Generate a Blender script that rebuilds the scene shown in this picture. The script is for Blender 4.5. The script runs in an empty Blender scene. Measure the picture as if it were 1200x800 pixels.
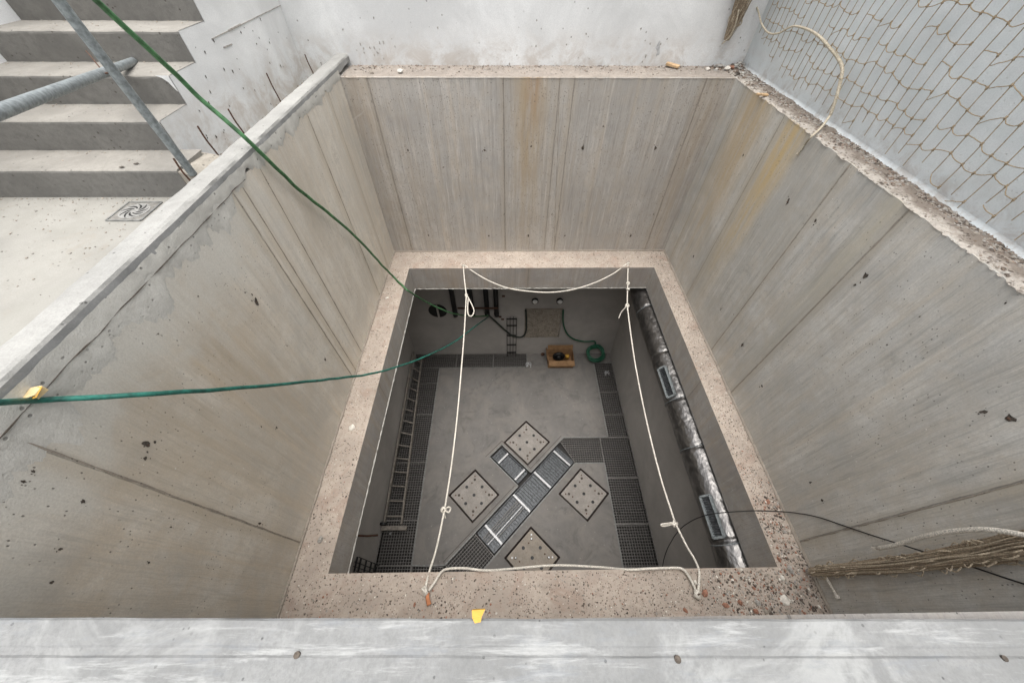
import bpy, math, random
from mathutils import Vector, Matrix, noise
random.seed(7)
S = bpy.context.scene
COL = S.collection
U = random.uniform
R = math.radians
HC = 1.21                         # camera height over the courtyard floor (z = 0)

# ------------------------------------------------------------------ camera
F = 407.0
_d = Vector((-2.5, -325, -F)).normalized()
_f = Vector((-8.0, 510, -F)); _f = (_f - _d * _f.dot(_d)).normalized()
_x = _f.cross(-_d)
ROT = Matrix((_x, _f, -_d))
def P(u, v, h=None, X=None, Y=None, t=None):
    """point of the site seen at photo pixel u,v on a known plane (h = metres under the eye)"""
    r = ROT @ Vector((u - 600, 400 - v, -F))
    if h is not None: t = -h / r.z
    elif X is not None: t = X / r.x
    elif Y is not None: t = Y / r.y
    else: t = t / F
    p = r * t
    return Vector((p.x, p.y, p.z + HC))
cam = bpy.data.cameras.new('camera')
cam.sensor_fit = 'HORIZONTAL'; cam.sensor_width = 36; cam.lens = F / 1200 * 36
cam.clip_start = 0.02; cam.clip_end = 500
co = bpy.data.objects.new('camera', cam); COL.objects.link(co)
co.matrix_world = Matrix.Translation((0, 0, HC)) @ ROT.to_4x4()
S.camera = co

# ------------------------------------------------------------------ object helpers
def tag(o, label=None, cat=None, group=None, kind=None):
    if label: o['label'] = label
    if cat: o['category'] = cat
    if group: o['group'] = group
    if kind: o['kind'] = kind
    return o
def empty(name, loc, label, cat, group=None):
    o = bpy.data.objects.new(name, None); COL.objects.link(o)
    o.location = loc; o.empty_display_size = .05
    return tag(o, label, cat, group)
class MB:
    def __init__(s): s.v = []; s.f = []; s.m = []; s.mi = 0
    def add(s, vs, fs):
        n = len(s.v); s.v += [tuple(p) for p in vs]
        s.f += [tuple(i + n for i in f) for f in fs]; s.m += [s.mi] * len(fs)
        return s
    def box(s, a, b):
        x0, y0, z0 = a; x1, y1, z1 = b
        return s.add([(x0,y0,z0),(x1,y0,z0),(x1,y1,z0),(x0,y1,z0),(x0,y0,z1),(x1,y0,z1),(x1,y1,z1),(x0,y1,z1)],
                     [(0,3,2,1),(4,5,6,7),(0,1,5,4),(1,2,6,5),(2,3,7,6),(3,0,4,7)])
    def bar(s, a, b, w, h, up=(0,0,1)):
        """box beam from a to b, w wide and h high"""
        a = Vector(a); b = Vector(b); d = (b - a).normalized(); up = Vector(up)
        sd = d.cross(up)
        if sd.length < 1e-4: sd = d.cross(Vector((1,0,0)))
        sd.normalize(); u2 = sd.cross(d)
        vs = []
        for p in (a, b):
            for i, j in ((-1,-1),(1,-1),(1,1),(-1,1)): vs.append(p + sd * (i*w/2) + u2 * (j*h/2))
        return s.add(vs, [(0,1,2,3),(7,6,5,4),(0,4,5,1),(1,5,6,2),(2,6,7,3),(3,7,4,0)])
    def tube(s, pts, r, seg=8, cap=True, rad=None):
        pts = [Vector(p) for p in pts]; n = len(pts)
        t0 = (pts[1] - pts[0]).normalized()
        nn = t0.orthogonal().normalized(); vs = []; prev = t0
        for i, p in enumerate(pts):
            t = (pts[min(i+1,n-1)] - pts[max(i-1,0)])
            t = t.normalized() if t.length > 1e-9 else prev
            nn = (nn - t * nn.dot(t))
            nn = nn.normalized() if nn.length > 1e-6 else t.orthogonal().normalized()
            bb = t.cross(nn); rr = rad(i/(n-1)) if rad else r
            for k in range(seg):
                a = 2*math.pi*k/seg
                vs.append(p + (nn*math.cos(a) + bb*math.sin(a)) * rr)
            prev = t
        fs = []
        for i in range(n-1):
            for k in range(seg):
                k2 = (k+1) % seg
                fs.append((i*seg+k, i*seg+k2, (i+1)*seg+k2, (i+1)*seg+k))
        if cap: fs += [tuple(range(seg-1,-1,-1)), tuple((n-1)*seg+k for k in range(seg))]
        return s.add(vs, fs)
    def disc(s, c, nrm, r, h, seg=20):
        c = Vector(c); nrm = Vector(nrm).normalized()
        return s.tube([c, c + nrm*h], r, seg)
    def rock(s, c, size, flat=.6, nrm=None):
        c = Vector(c); q = Matrix.Rotation(U(0,6.3),3,'Z') @ Matrix.Rotation(U(-.4,.4),3,'X')
        a, b2, c2 = U(.6,1.1), U(.45,1.0), flat*U(.6,1.1)
        vs = []
        for p in ICO:
            k = size * U(.7,1.15)
            vs.append(c + q @ Vector((p[0]*a*k, p[1]*b2*k, p[2]*c2*k)))
        return s.add(vs, ICF)
    def build(s, name, mat, parent=None, smooth=False, bevel=0):
        me = bpy.data.meshes.new(name); me.from_pydata(s.v, [], s.f)
        mats = mat if isinstance(mat, (list, tuple)) else [mat]
        for m in mats: me.materials.append(m)
        if len(mats) > 1: me.polygons.foreach_set('material_index', s.m)
        me.validate(); me.update()
        if smooth: me.polygons.foreach_set('use_smooth', [True]*len(me.polygons))
        o = bpy.data.objects.new(name, me); COL.objects.link(o)
        if parent:
            o.parent = parent; o.matrix_parent_inverse = Matrix.Translation(parent.location).inverted()
        if bevel:
            b = o.modifiers.new('bevel','BEVEL'); b.width = bevel; b.segments = 2; b.limit_method = 'ANGLE'
        return o
_g = (1+5**.5)/2
ICO = [Vector(p).normalized() for p in [(-1,_g,0),(1,_g,0),(-1,-_g,0),(1,-_g,0),(0,-1,_g),(0,1,_g),(0,-1,-_g),(0,1,-_g),(_g,0,-1),(_g,0,1),(-_g,0,-1),(-_g,0,1)]]
ICF = [(0,11,5),(0,5,1),(0,1,7),(0,7,10),(0,10,11),(1,5,9),(5,11,4),(11,10,2),(10,7,6),(7,1,8),(3,9,4),(3,4,2),(3,2,6),(3,6,8),(3,8,9),(4,9,5),(2,4,11),(6,2,10),(8,6,7),(9,8,1)]
def spline(pts, n=10):
    pts = [Vector(p) for p in pts]; q = [pts[0]*2-pts[1]] + pts + [pts[-1]*2-pts[-2]]; out = []
    for i in range(1, len(q)-2):
        a,b,c,d = q[i-1],q[i],q[i+1],q[i+2]
        for k in range(n):
            t = k/n
            out.append(.5*((2*b)+(-a+c)*t+(2*a-5*b+4*c-d)*t*t+(-a+3*b-3*c+d)*t**3))
    return out + [pts[-1]]
def holed(name, outer, holes, z, depth, mat, parent=None):
    """flat sheet with openings, each opening with side faces going down by depth"""
    import bmesh
    bm = bmesh.new(); es = []
    for lp in [outer] + holes:
        vs = [bm.verts.new((x, y, z)) for x, y in lp]
        for i in range(len(vs)): es.append(bm.edges.new((vs[i], vs[(i+1) % len(vs)])))
    bmesh.ops.triangle_fill(bm, use_beauty=True, use_dissolve=False, edges=es)
    for f in bm.faces:
        if f.normal.z < 0: f.normal_flip()
    for lp in holes:
        for i in range(len(lp)):
            a, b = lp[i], lp[(i+1) % len(lp)]
            bm.faces.new([bm.verts.new(p) for p in ((a[0],a[1],z),(b[0],b[1],z),(b[0],b[1],z-depth),(a[0],a[1],z-depth))])
    me = bpy.data.meshes.new(name); bm.to_mesh(me); bm.free(); me.materials.append(mat)
    o = bpy.data.objects.new(name, me); COL.objects.link(o)
    if parent: o.parent = parent
    return o

# ------------------------------------------------------------------ material helpers
class NT:
    def __init__(s, name):
        s.m = bpy.data.materials.new(name); s.m.use_nodes = True
        s.t = s.m.node_tree; s.t.nodes.clear()
        s.out = s.n('ShaderNodeOutputMaterial'); s.b = s.n('ShaderNodeBsdfPrincipled')
        s.t.links.new(s.b.outputs[0], s.out.inputs[0])
        tc = s.n('ShaderNodeTexCoord'); s.co = tc.outputs['Object']
        sp = s.n('ShaderNodeSeparateXYZ'); s.t.links.new(s.co, sp.inputs[0]); s.x, s.y, s.z = sp.outputs
    def n(s, k): return s.t.nodes.new(k)
    def set(s, sock, v):
        if isinstance(v, bpy.types.NodeSocket): s.t.links.new(v, sock)
        elif isinstance(v, (tuple, list)) and len(v) == 3 and sock.type == 'RGBA': sock.default_value = (*v, 1)
        else: sock.default_value = v
    def math(s, op, a, b=0.0, c=None, clamp=False):
        n = s.n('ShaderNodeMath'); n.operation = op; n.use_clamp = clamp
        s.set(n.inputs[0], a); s.set(n.inputs[1], b)
        if c is not None: s.set(n.inputs[2], c)
        return n.outputs[0]
    def vec(s, x, y, z):
        n = s.n('ShaderNodeCombineXYZ'); s.set(n.inputs[0], x); s.set(n.inputs[1], y); s.set(n.inputs[2], z); return n.outputs[0]
    def scale(s, k):
        n = s.n('ShaderNodeVectorMath'); n.operation = 'MULTIPLY'; s.set(n.inputs[0], s.co); n.inputs[1].default_value = k; return n.outputs[0]
    def noise(s, vec, scale=5, detail=4, rough=.55, dist=0):
        n = s.n('ShaderNodeTexNoise'); s.set(n.inputs['Vector'], vec); n.inputs['Scale'].default_value = scale
        n.inputs['Detail'].default_value = detail; n.inputs['Roughness'].default_value = rough; n.inputs['Distortion'].default_value = dist
        return n.outputs['Fac']
    def voro(s, vec, scale, feature='F1', rnd=1):
        n = s.n('ShaderNodeTexVoronoi'); n.feature = feature; s.set(n.inputs['Vector'], vec)
        n.inputs['Scale'].default_value = scale; n.inputs['Randomness'].default_value = rnd
        return n
    def ramp(s, v, lo, hi, a=0.0, b=1.0):
        n = s.n('ShaderNodeMapRange'); n.interpolation_type = 'SMOOTHSTEP'; s.set(n.inputs[0], v)
        n.inputs[1].default_value = lo; n.inputs[2].default_value = hi; n.inputs[3].default_value = a; n.inputs[4].default_value = b
        return n.outputs[0]
    def mix(s, f, a, b, mode='MIX'):
        n = s.n('ShaderNodeMix'); n.data_type = 'RGBA'; n.blend_type = mode
        s.set(n.inputs[0], f); s.set(n.inputs[6], a); s.set(n.inputs[7], b); return n.outputs[2]
    def band(s, c, u0, w, soft=1.0):
        """1 near coordinate c == u0, falling off over w"""
        d = s.math('ABSOLUTE', s.math('SUBTRACT', c, u0)); return s.ramp(d, w*(1-soft)*.99, w, 1, 0)
    def bump(s, h, strength=.3, dist=.01, prev=None):
        n = s.n('ShaderNodeBump'); n.inputs['Strength'].default_value = strength; n.inputs['Distance'].default_value = dist
        s.set(n.inputs['Height'], h)
        if prev is not None: s.set(n.inputs['Normal'], prev)
        return n.outputs[0]
    def done(s, col, rough=.9, metal=0, nrm=None, spec=None):
        s.set(s.b.inputs['Base Color'], col); s.set(s.b.inputs['Roughness'], rough); s.set(s.b.inputs['Metallic'], metal)
        if nrm is not None: s.set(s.b.inputs['Normal'], nrm)
        if spec is not None: s.b.inputs['Specular IOR Level'].default_value = spec
        return s.m
def g(v, k=1): return (v[0]*k, v[1]*k, v[2]*k)

def formwork(name, axis, base, joints, ochre=(), grain=1.0, warm=1.0, top=None):
    """board-marked cast concrete: vertical grain, joints of the shuttering, stains, pores"""
    n = NT(name); u = n.x if axis == 'x' else n.y
    wob = n.math('MULTIPLY_ADD', n.noise(n.co, 3, 2), .03, u)
    bd = n.voro(n.vec(n.math('MULTIPLY', u, 6.5), 0, n.math('MULTIPLY', n.z, .02)), 1)        # boards of differing tone
    bsep = n.n('ShaderNodeSeparateColor'); n.t.links.new(bd.outputs['Color'], bsep.inputs[0])
    streak = n.noise(n.vec(n.math('MULTIPLY', wob, 26), 0, n.math('MULTIPLY', n.z, 1.1)), 1, 6, .7)
    fine = n.noise(n.vec(n.math('MULTIPLY', wob, 150), 3, n.math('MULTIPLY', n.z, 5)), 1, 4, .7)
    cloud = n.noise(n.co, 1.4, 6, .62, .6); cloud2 = n.noise(n.co, 5.5, 6, .7, .3)
    grit = n.noise(n.co, 120, 3, .7)
    c = n.mix(n.ramp(cloud, .36, .64), g(base, .82), g(base, 1.2))
    wide = n.noise(n.vec(n.math('MULTIPLY', wob, 7.5), 1, n.math('MULTIPLY', n.z, .45)), 1, 5, .62)
    c = n.mix(n.ramp(wide, .50, .68, 0, .55*warm), c, (base[0]*1.02, base[1]*.84, base[2]*.62))
    c = n.mix(n.ramp(wide, .46, .30, 0, .6), c, (base[0]*1.12, base[1]*1.14, base[2]*1.18))
    mot = n.noise(n.co, 17, 6, .78, .4)
    c = n.mix(n.ramp(mot, .50, .68, 0, .42), c, g(base, .66)); c = n.mix(n.ramp(mot, .44, .30, 0, .4), c, g(base, 1.28))
    c = n.mix(n.ramp(cloud2, .35, .72, 0, .75), c, g((base[0]*1.02, base[1]*.93, base[2]*.82), .95))
    tone = 0.5; rr_ = random.Random(len(name)*3+len(joints))
    for u0 in joints:
        st_ = n.math('GREATER_THAN', u, u0 + .004); tone = n.math('ADD', tone, n.math('MULTIPLY', st_, rr_.choice((-.22,.22,-.3,.3))))
    if joints:
        c = n.mix(n.ramp(tone, .5, 1.0, 0, .34), c, g(base, 1.32)); c = n.mix(n.ramp(tone, .5, 0.0, 0, .34), c, (base[0]*.74, base[1]*.72, base[2]*.68))
    c = n.mix(n.ramp(bsep.outputs[0], 0, 1, 0, .45*grain), c, g(base, .7))
    c = n.mix(n.ramp(streak, .50, .70, 0, .75*grain), c, g(base, .52))
    c = n.mix(n.ramp(streak, .45, .30, 0, .6*grain), c, g(base, 1.45))
    c = n.mix(n.ramp(fine, .48, .68, 0, .6*grain), c, g(base, .48))
    # dark damp patches
    dmp = n.math('MULTIPLY', n.ramp(n.noise(n.co, 2.3, 8, .75, .8), .56, .74), n.ramp(n.noise(n.co, 30, 5, .8), .35, .6))
    c = n.mix(n.math('MULTIPLY', dmp, .55), c, g(base, .45))
    for (u0, w, k, z0, z1, colr) in ochre:
        m = n.math('MULTIPLY', n.band(wob, u0, w), n.ramp(n.z, z0, z1))
        m = n.math('MULTIPLY', m, n.ramp(n.noise(n.vec(n.math('MULTIPLY', u, 9), 0, n.math('MULTIPLY', n.z, 1.0)), 1, 5, .7), .3, .6, .15, 1))
        c = n.mix(n.math('MULTIPLY', m, k), c, colr)
    if top:
        tz = n.math('ADD', n.z, n.math('MULTIPLY_ADD', n.noise(n.co, 2.2, 7, .68, .9), .9, -.45))
        tk = n.math('MULTIPLY', n.ramp(tz, top[0], top[1]), n.ramp(n.math('ADD', u, n.math('MULTIPLY', n.noise(n.co, 1.5, 4), .8)), 2.9, 2.1))
        c = n.mix(n.math('MULTIPLY', tk, .75), c, (.60, .585, .53))
    # long scratches
    scv = n.n('ShaderNodeVectorRotate'); scv.inputs['Angle'].default_value = .5; scv.rotation_type = 'Y_AXIS' if axis == 'x' else 'X_AXIS'
    n.t.links.new(n.co, scv.inputs['Vector'])
    s2 = n.n('ShaderNodeVectorMath'); s2.operation = 'MULTIPLY'; n.t.links.new(scv.outputs[0], s2.inputs[0]); s2.inputs[1].default_value = (2.0, 2.0, 22)
    scr = n.noise(s2.outputs[0], 1, 3, .5)
    c = n.mix(n.ramp(scr, .72, .78, 0, .22), c, g(base, 1.5))
    j = 0.0; jw = 0.0; jn = n.ramp(n.noise(n.co, 9, 5, .8), .36, .56, .2, 1)
    for u0 in joints:
        j = n.math('MAXIMUM', j, n.band(n.math('MULTIPLY_ADD', n.noise(n.vec(0, 0, n.math('MULTIPLY', n.z, 9)), 1, 3), .012, u), u0 + .006, .0052, .7))
        jw = n.math('MAXIMUM', jw, n.band(wob, u0, .075))
    c = n.mix(n.math('MULTIPLY', jw, .45), c, g((base[0]*.98, base[1]*.88, base[2]*.74), .8))
    c = n.mix(n.math('MULTIPLY', n.math('MULTIPLY', j, jn), .62), c, g(base, .25))
    # pores and bug holes
    v1 = n.voro(n.co, 26); cell = n.n('ShaderNodeSeparateColor'); n.t.links.new(v1.outputs['Color'], cell.inputs[0])
    pore = n.math('MULTIPLY', n.ramp(v1.outputs['Distance'], .16, .10), n.ramp(cell.outputs[0], .80, .84))
    v2 = n.voro(n.scale((1,1,.6)), 70); ce2 = n.n('ShaderNodeSeparateColor'); n.t.links.new(v2.outputs['Color'], ce2.inputs[0])
    pore2 = n.math('MULTIPLY', n.ramp(v2.outputs['Distance'], .24, .14), n.ramp(ce2.outputs[1], .78, .82))
    pore = n.math('MAXIMUM', pore, n.math('MULTIPLY', pore2, n.ramp(cloud, .42, .56)))
    c = n.mix(n.math('MULTIPLY', pore, .8), c, g(base, .16))
    wf = n.math('MULTIPLY', n.ramp(v1.outputs['Distance'], .12, .08), n.ramp(cell.outputs[1], .93, .95))
    c = n.mix(wf, c, (.7, .68, .63))
    c = n.mix(n.ramp(grit, .3, .7, 0, .28), c, g(base, .55))
    hgt = n.math('ADD', n.math('MULTIPLY', fine, .5*grain), n.math('ADD', n.math('MULTIPLY', streak, .6), n.math('MULTIPLY', grit, .3)))
    hgt = n.math('SUBTRACT', hgt, n.math('MULTIPLY', n.math('MAXIMUM', pore, j), 2))
    return n.done(c, n.ramp(cloud2, .3, .7, .72, .95), 0, n.bump(hgt, .55, .006))

def plain(name, base, dirt=None, dk=.5, sc=1.2, speck=.25, speck_sc=60, rough=.9, bs=.35, bd=.004, speck_col=None, extra=None):
    """mottled mineral surface with clouds, specks and a fine bump"""
    n = NT(name)
    cl = n.noise(n.co, sc, 7, .65, .5); c2 = n.noise(n.co, sc*7, 5, .7); gr = n.noise(n.co, 140, 3, .7)
    c = n.mix(n.ramp(cl, .35, .66), g(base, .84), g(base, 1.1))
    c = n.mix(n.ramp(c2, .4, .72, 0, dk), c, dirt or g(base, .7))
    c = n.mix(n.ramp(gr, .35, .7, 0, .3), c, g(base, .62))
    v = n.voro(n.co, speck_sc); ce = n.n('ShaderNodeSeparateColor'); n.t.links.new(v.outputs['Color'], ce.inputs[0])
    sp = n.math('MULTIPLY', n.ramp(v.outputs['Distance'], .34, .2), n.ramp(ce.outputs[0], 1-speck, 1-speck+.05))
    c = n.mix(n.math('MULTIPLY', sp, .85), c, speck_col or g(base, .3))
    if extra: c = extra(n, c)
    h = n.math('ADD', n.math('MULTIPLY', gr, .5), n.math('SUBTRACT', n.math('MULTIPLY', c2, .8), sp))
    return n.done(c, rough, 0, n.bump(h, bs, bd))

def simple(name, col, rough=.6, metal=0, var=.25, sc=30, bs=.15, spec=None):
    n = NT(name); a = n.noise(n.co, sc, 4, .65)
    c = n.mix(n.ramp(a, .3, .7), g(col, 1-var), g(col, 1+var))
    return n.done(c, rough, metal, n.bump(a, bs, .004), spec)

# formwork concretes ------------------------------------------------
ocB = (.42, .29, .14)
M = {}
M['backwall'] = formwork('shuttered_concrete_back', 'x', (.51,.48,.44), (-1.41,-.03,.55,.70,2.055),
    [(.27,.28,.9,-2.5,0,(.40,.29,.16)), (-1.55,.16,.5,-2.6,.1,(.36,.28,.19)), (2.2,.2,.55,-2.6,0,(.35,.27,.18)), (.3,.12,.35,-.5,.2,(.36,.17,.08))])
M['rightwall'] = formwork('shuttered_concrete_right', 'y', (.53,.515,.475), (2.41,1.845,.465,3.3,4.05),
    [(3.75,.42,.95,-2.3,.2,(.46,.335,.18)), (3.12,.28,1.0,-2.2,.0,(.56,.41,.20)), (1.95,.14,.6,-2.4,-.1,(.50,.445,.33))], .7, .7)
M['leftwall'] = formwork('shuttered_concrete_left', 'y', (.60,.56,.49), (.5,2.065,2.17,2.42,3.35,3.9),
    [(1.3,.7,.5,-2.3,-.2,(.38,.28,.17)), (.7,.5,.4,-2.3,-.3,(.36,.28,.18)), (2.8,.5,.35,-2.3,.0,(.37,.29,.20))], .42, 1.0, (-.45,-.02))
M['nearwall'] = formwork('shuttered_concrete_near', 'x', (.42,.40,.38), (-.5,.7), (), .6)
def ledge_extra(n, c):
    k = n.ramp(n.noise(n.co, 3.2, 6, .7, .8), .50, .68)
    c = n.mix(n.math('MULTIPLY', k, .5), c, (.31,.215,.165))
    k2 = n.ramp(n.noise(n.co, 8, 6, .8), .56, .7)
    return n.mix(n.math('MULTIPLY', k2, .55), c, (.285,.245,.205))
M['ledge'] = plain('dusty_pink_concrete', (.45,.385,.325), (.36,.295,.24), .7, 3.5, .42, 62, .95, .5, .006, (.16,.12,.09), ledge_extra)
M['soffit'] = formwork('slab_edge_concrete', 'x', (.40,.37,.34), (.3,), ((-.8,.3,.4,-9,-8,(.4,.3,.2)),), .5)
M['soffit_side'] = formwork('slab_side_concrete', 'y', (.42,.395,.365), (2.0,), (), .5)
M['mortar'] = plain('pale_mortar', (.60,.585,.535), (.50,.48,.43), .5, 3, .10, 40, .9, .5, .008)
M['curb'] = plain('curb_concrete', (.345,.34,.32), (.28,.275,.258), .6, 2.5, .06, 45, .85, .35, .004)
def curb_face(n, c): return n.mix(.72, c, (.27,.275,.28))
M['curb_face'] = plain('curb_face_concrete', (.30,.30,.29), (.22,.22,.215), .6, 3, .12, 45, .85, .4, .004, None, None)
def floor_extra(n, c):
    k = n.ramp(n.noise(n.scale((1,1.6,1)), 1.1, 6, .65, 1.2), .42, .66)
    c = n.mix(n.math('MULTIPLY', k, .55), c, (.275,.27,.24))
    k2 = n.ramp(n.noise(n.co, 2.6, 7, .75, .6), .55, .70)
    return n.mix(n.math('MULTIPLY', k2, .45), c, (.255,.22,.175))
M['yard'] = plain('courtyard_screed', (.295,.285,.258), (.24,.23,.2), .5, .8, .05, 55, .85, .25, .003, None, floor_extra)
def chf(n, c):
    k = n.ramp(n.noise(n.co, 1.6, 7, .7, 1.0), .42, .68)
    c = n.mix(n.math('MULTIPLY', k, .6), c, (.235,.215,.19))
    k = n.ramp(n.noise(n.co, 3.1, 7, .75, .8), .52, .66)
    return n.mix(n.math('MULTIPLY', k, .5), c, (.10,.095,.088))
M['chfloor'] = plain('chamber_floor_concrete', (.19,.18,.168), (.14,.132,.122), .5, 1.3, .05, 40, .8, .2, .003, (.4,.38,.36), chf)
M['chwall'] = plain('chamber_plaster', (.44,.415,.385), (.38,.36,.33), .4, 1.0, .03, 50, .9, .15, .003)
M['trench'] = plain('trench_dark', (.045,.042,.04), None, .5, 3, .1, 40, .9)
M['patch'] = plain('rough_patch_concrete', (.42,.37,.30), (.20,.17,.14), .8, 9, .35, 30, .95, .9, .02, (.10,.08,.06))
def white_extra(n, c):
    # splashes of grime along the foot of the wall and scattered flecks
    k = n.math('MULTIPLY', n.ramp(n.z, .50, .10), n.ramp(n.noise(n.co, 4, 7, .75, .5), .40, .62))
    c = n.mix(n.math('MULTIPLY', k, .65), c, (.44,.38,.32))
    v = n.voro(n.co, 22); ce = n.n('ShaderNodeSeparateColor'); n.t.links.new(v.outputs['Color'], ce.inputs[0])
    s_ = n.math('MULTIPLY', n.ramp(v.outputs['Distance'], .22, .12), n.ramp(ce.outputs[0], .78, .82))
    s_ = n.math('MULTIPLY', s_, n.ramp(n.z, 1.3, .2))
    s_ = n.math('MULTIPLY', s_, n.ramp(n.noise(n.co, 1.8, 4, .7), .44, .58))
    return n.mix(n.math('MULTIPLY', s_, .85), c, (.12,.10,.08))
M['white'] = plain('white_plaster', (.74,.745,.735), (.67,.67,.655), .3, 1.0, .012, 35, .9, .2, .003, (.3,.28,.25), white_extra)
def ripple(n, c):
    w = n.n('ShaderNodeTexWave'); w.bands_direction = 'Z'; w.inputs['Scale'].default_value = 2.2
    w.inputs['Distortion'].default_value = 5; w.inputs['Detail'].default_value = 3; w.inputs['Detail Scale'].default_value = .7
    n.t.links.new(n.co, w.inputs['Vector'])
    c = n.mix(n.math('MULTIPLY', w.outputs['Fac'], .30), c, (.55,.605,.61))
    k = n.math('MULTIPLY', n.ramp(n.z, .35, .12), n.ramp(n.noise(n.co, 7, 7, .8, .5), .44, .62))
    return n.mix(n.math('MULTIPLY', k, .6), c, (.38,.34,.30))
M['white_right'] = plain('pale_blue_white_render', (.66,.69,.695), (.60,.63,.63), .4, 1.4, .05, 70, .9, .5, .006, (.55,.56,.55), ripple)
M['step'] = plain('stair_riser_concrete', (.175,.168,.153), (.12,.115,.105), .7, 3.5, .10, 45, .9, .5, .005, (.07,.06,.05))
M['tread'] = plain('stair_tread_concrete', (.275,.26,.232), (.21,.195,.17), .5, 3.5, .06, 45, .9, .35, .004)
M['rope'] = None
def ropemat(name, col, sc=160):
    n = NT(name); a = n.noise(n.co, sc, 3, .6); b = n.noise(n.co, 9, 4, .6)
    c = n.mix(n.ramp(a, .35, .65), g(col, .55), g(col, 1.15)); c = n.mix(n.ramp(b, .45, .7, 0, .5), c, g(col, .6))
    return n.done(c, .9, 0, n.bump(a, .7, .004))
M['rope'] = ropemat('worn_white_rope', (.78,.73,.64))
M['net'] = ropemat('tan_net_cord', (.36,.28,.18)); M['netd'] = ropemat('brown_net_cord', (.36,.285,.20), 90)
M['looplight'] = ropemat('pale_net_knots', (.55,.46,.34)); M['tan_rope'] = ropemat('tan_border_rope', (.58,.51,.39))
M['green'] = simple('green_hose_rubber', (.055,.15,.060), .55, 0, .45, 22, .3)
M['teal'] = simple('teal_hose_rubber', (.018,.125,.095), .5, 0, .5, 20, .3)
M['dkgreen'] = simple('dark_green_hose', (.006,.085,.042), .45, 0, .2, 12)
M['blackhose'] = simple('dark_hose', (.02,.03,.022), .5, 0, .3, 12)
M['black'] = simple('black_plastic', (.008,.008,.008), .55)
M['galv'] = simple('galvanised_tube', (.25,.275,.28), .5, .35, .3, 45, .25)
M['rust'] = simple('rusty_steel', (.085,.042,.025), .9, 0, .5, 90, .5)
M['steel'] = simple('grating_steel', (.20,.19,.178), .6, .3, .3, 50)
M['dsteel'] = simple('tray_steel', (.085,.09,.095), .5, .5, .5, 30, .4)
M['lsteel'] = simple('clamp_steel', (.50,.50,.50), .45, .3, .35, 60)
M['edging'] = simple('edging_grey', (.20,.20,.19), .6, .2)
M['plate'] = plain('base_plate_concrete', (.33,.305,.278), (.22,.195,.165), .7, 6, .2, 60, .85, .3, .003, (.2,.15,.11))
M['plate_oily'] = plain('base_plate_oily', (.24,.20,.15), (.17,.13,.09), .7, 5, .2, 60, .5, .3, .003, (.14,.1,.06))
M['seam'] = simple('gap_rust', (.03,.018,.014), .9)
M['card'] = simple('cardboard', (.30,.175,.085), .85, 0, .2, 12)
M['yellow'] = simple('yellow_tape', (.52,.29,.045), .7, 0, .15, 20)
M['yellow_pale'] = simple('pale_tape', (.58,.45,.24), .7, 0, .15, 20)
M['brick'] = simple('red_brick', (.30,.15,.10), .95, 0, .4, 60, .5)
M['stone'] = simple('grey_stone', (.33,.31,.28), .95, 0, .35, 50, .5)
M['paleStone'] = simple('pale_mortar_lump', (.66,.62,.55), .95, 0, .2, 50, .5)
M['dkstone'] = simple('dark_debris', (.10,.08,.065), .95, 0, .5, 60, .5)
M['rubble'] = simple('brown_rubble', (.20,.15,.115), .95, 0, .5, 60, .5)
M['wood'] = simple('raw_wood', (.50,.34,.19), .85, 0, .3, 25)
M['hole'] = simple('tie_hole_dark', (.075,.062,.05), 1, 0, .5, 80)
M['oldwood'] = simple('dull_ladder_steel', (.24,.215,.185), .7, .1, .3, 20)
def foil():
    n = NT('crinkled_foil'); a = n.noise(n.scale((1,.6,1)), 9, 5, .6, 1.2); v = n.voro(n.co, 14)
    v3 = n.voro(n.scale((1,.7,1)), 34); h = n.math('ADD', n.math('ADD', n.math('MULTIPLY', a, 1.4), n.math('MULTIPLY', v.outputs['Distance'], .9)), n.math('MULTIPLY', v3.outputs['Distance'], .45))
    c = n.mix(n.ramp(a, .3, .7), (.14,.135,.13), (.25,.24,.23))
    return n.done(c, .34, .92, n.bump(h, .5, .010))
M['foil'] = foil()

# ------------------------------------------------------------------ dimensions (z = 0: courtyard floor)
XL, XR, YB = -1.685, 2.355, 4.30
ZT = HC - 1.087      # top of the pit walls
ZC = HC - .985       # top of the left and near curbs
ZL = HC - 3.217      # ledge
ZS = HC - 3.61       # underside of the ledge slab
ZF = HC - 6.60       # chamber floor
OX0, OX1, OY0, OY1 = -1.40, 2.10, .292, 3.907
CX0, CX1, CY0, CY1 = -2.17, 2.41, -.30, 4.90
WB, WR = 4.712, 2.585

# ------------------------------------------------------------------ setting
tag(holed('courtyard_floor', [(-45,-45),(45,-45),(45,45),(-45,45)], [[(-1.80,-.14),(WR+.02,-.14),(WR+.02,WB+.02),(-1.80,WB+.02)]], 0, .02, M['yard']), kind='structure')
K = lambda s_, t_: ((t_ - s_)/2, (t_ + s_)/2)     # point with y-x = s_, x+y = t_
trench = [(CX0,CY1),(CX0,.20),(-.84,.20),(1.26,2.30),(1.82,2.30),(1.82,CY0),(CX1,CY0),(CX1,4.62),(1.98,4.62),(1.98,2.815),
          (1.085,2.815),K(1.73,2.55),K(2.82,2.55),K(2.82,2.06),K(1.73,2.06),(-1.04,.69),(-1.57,.69),(-1.57,4.51),(.44,4.51),(.44,CY1)]
PL = [(.36,2.725),(-.63,1.75),(1.35,1.75),(.37,.775)]
dia = [[(x+.455,y),(x,y+.455),(x-.455,y),(x,y-.455)] for x, y in PL]
tag(holed('chamber_floor', [(CX0-.4,CY0-.4),(CX1+.4,CY0-.4),(CX1+.4,CY1+.4),(CX0-.4,CY1+.4)], [trench]+dia, ZF, .16, M['chfloor']), kind='structure')
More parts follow.
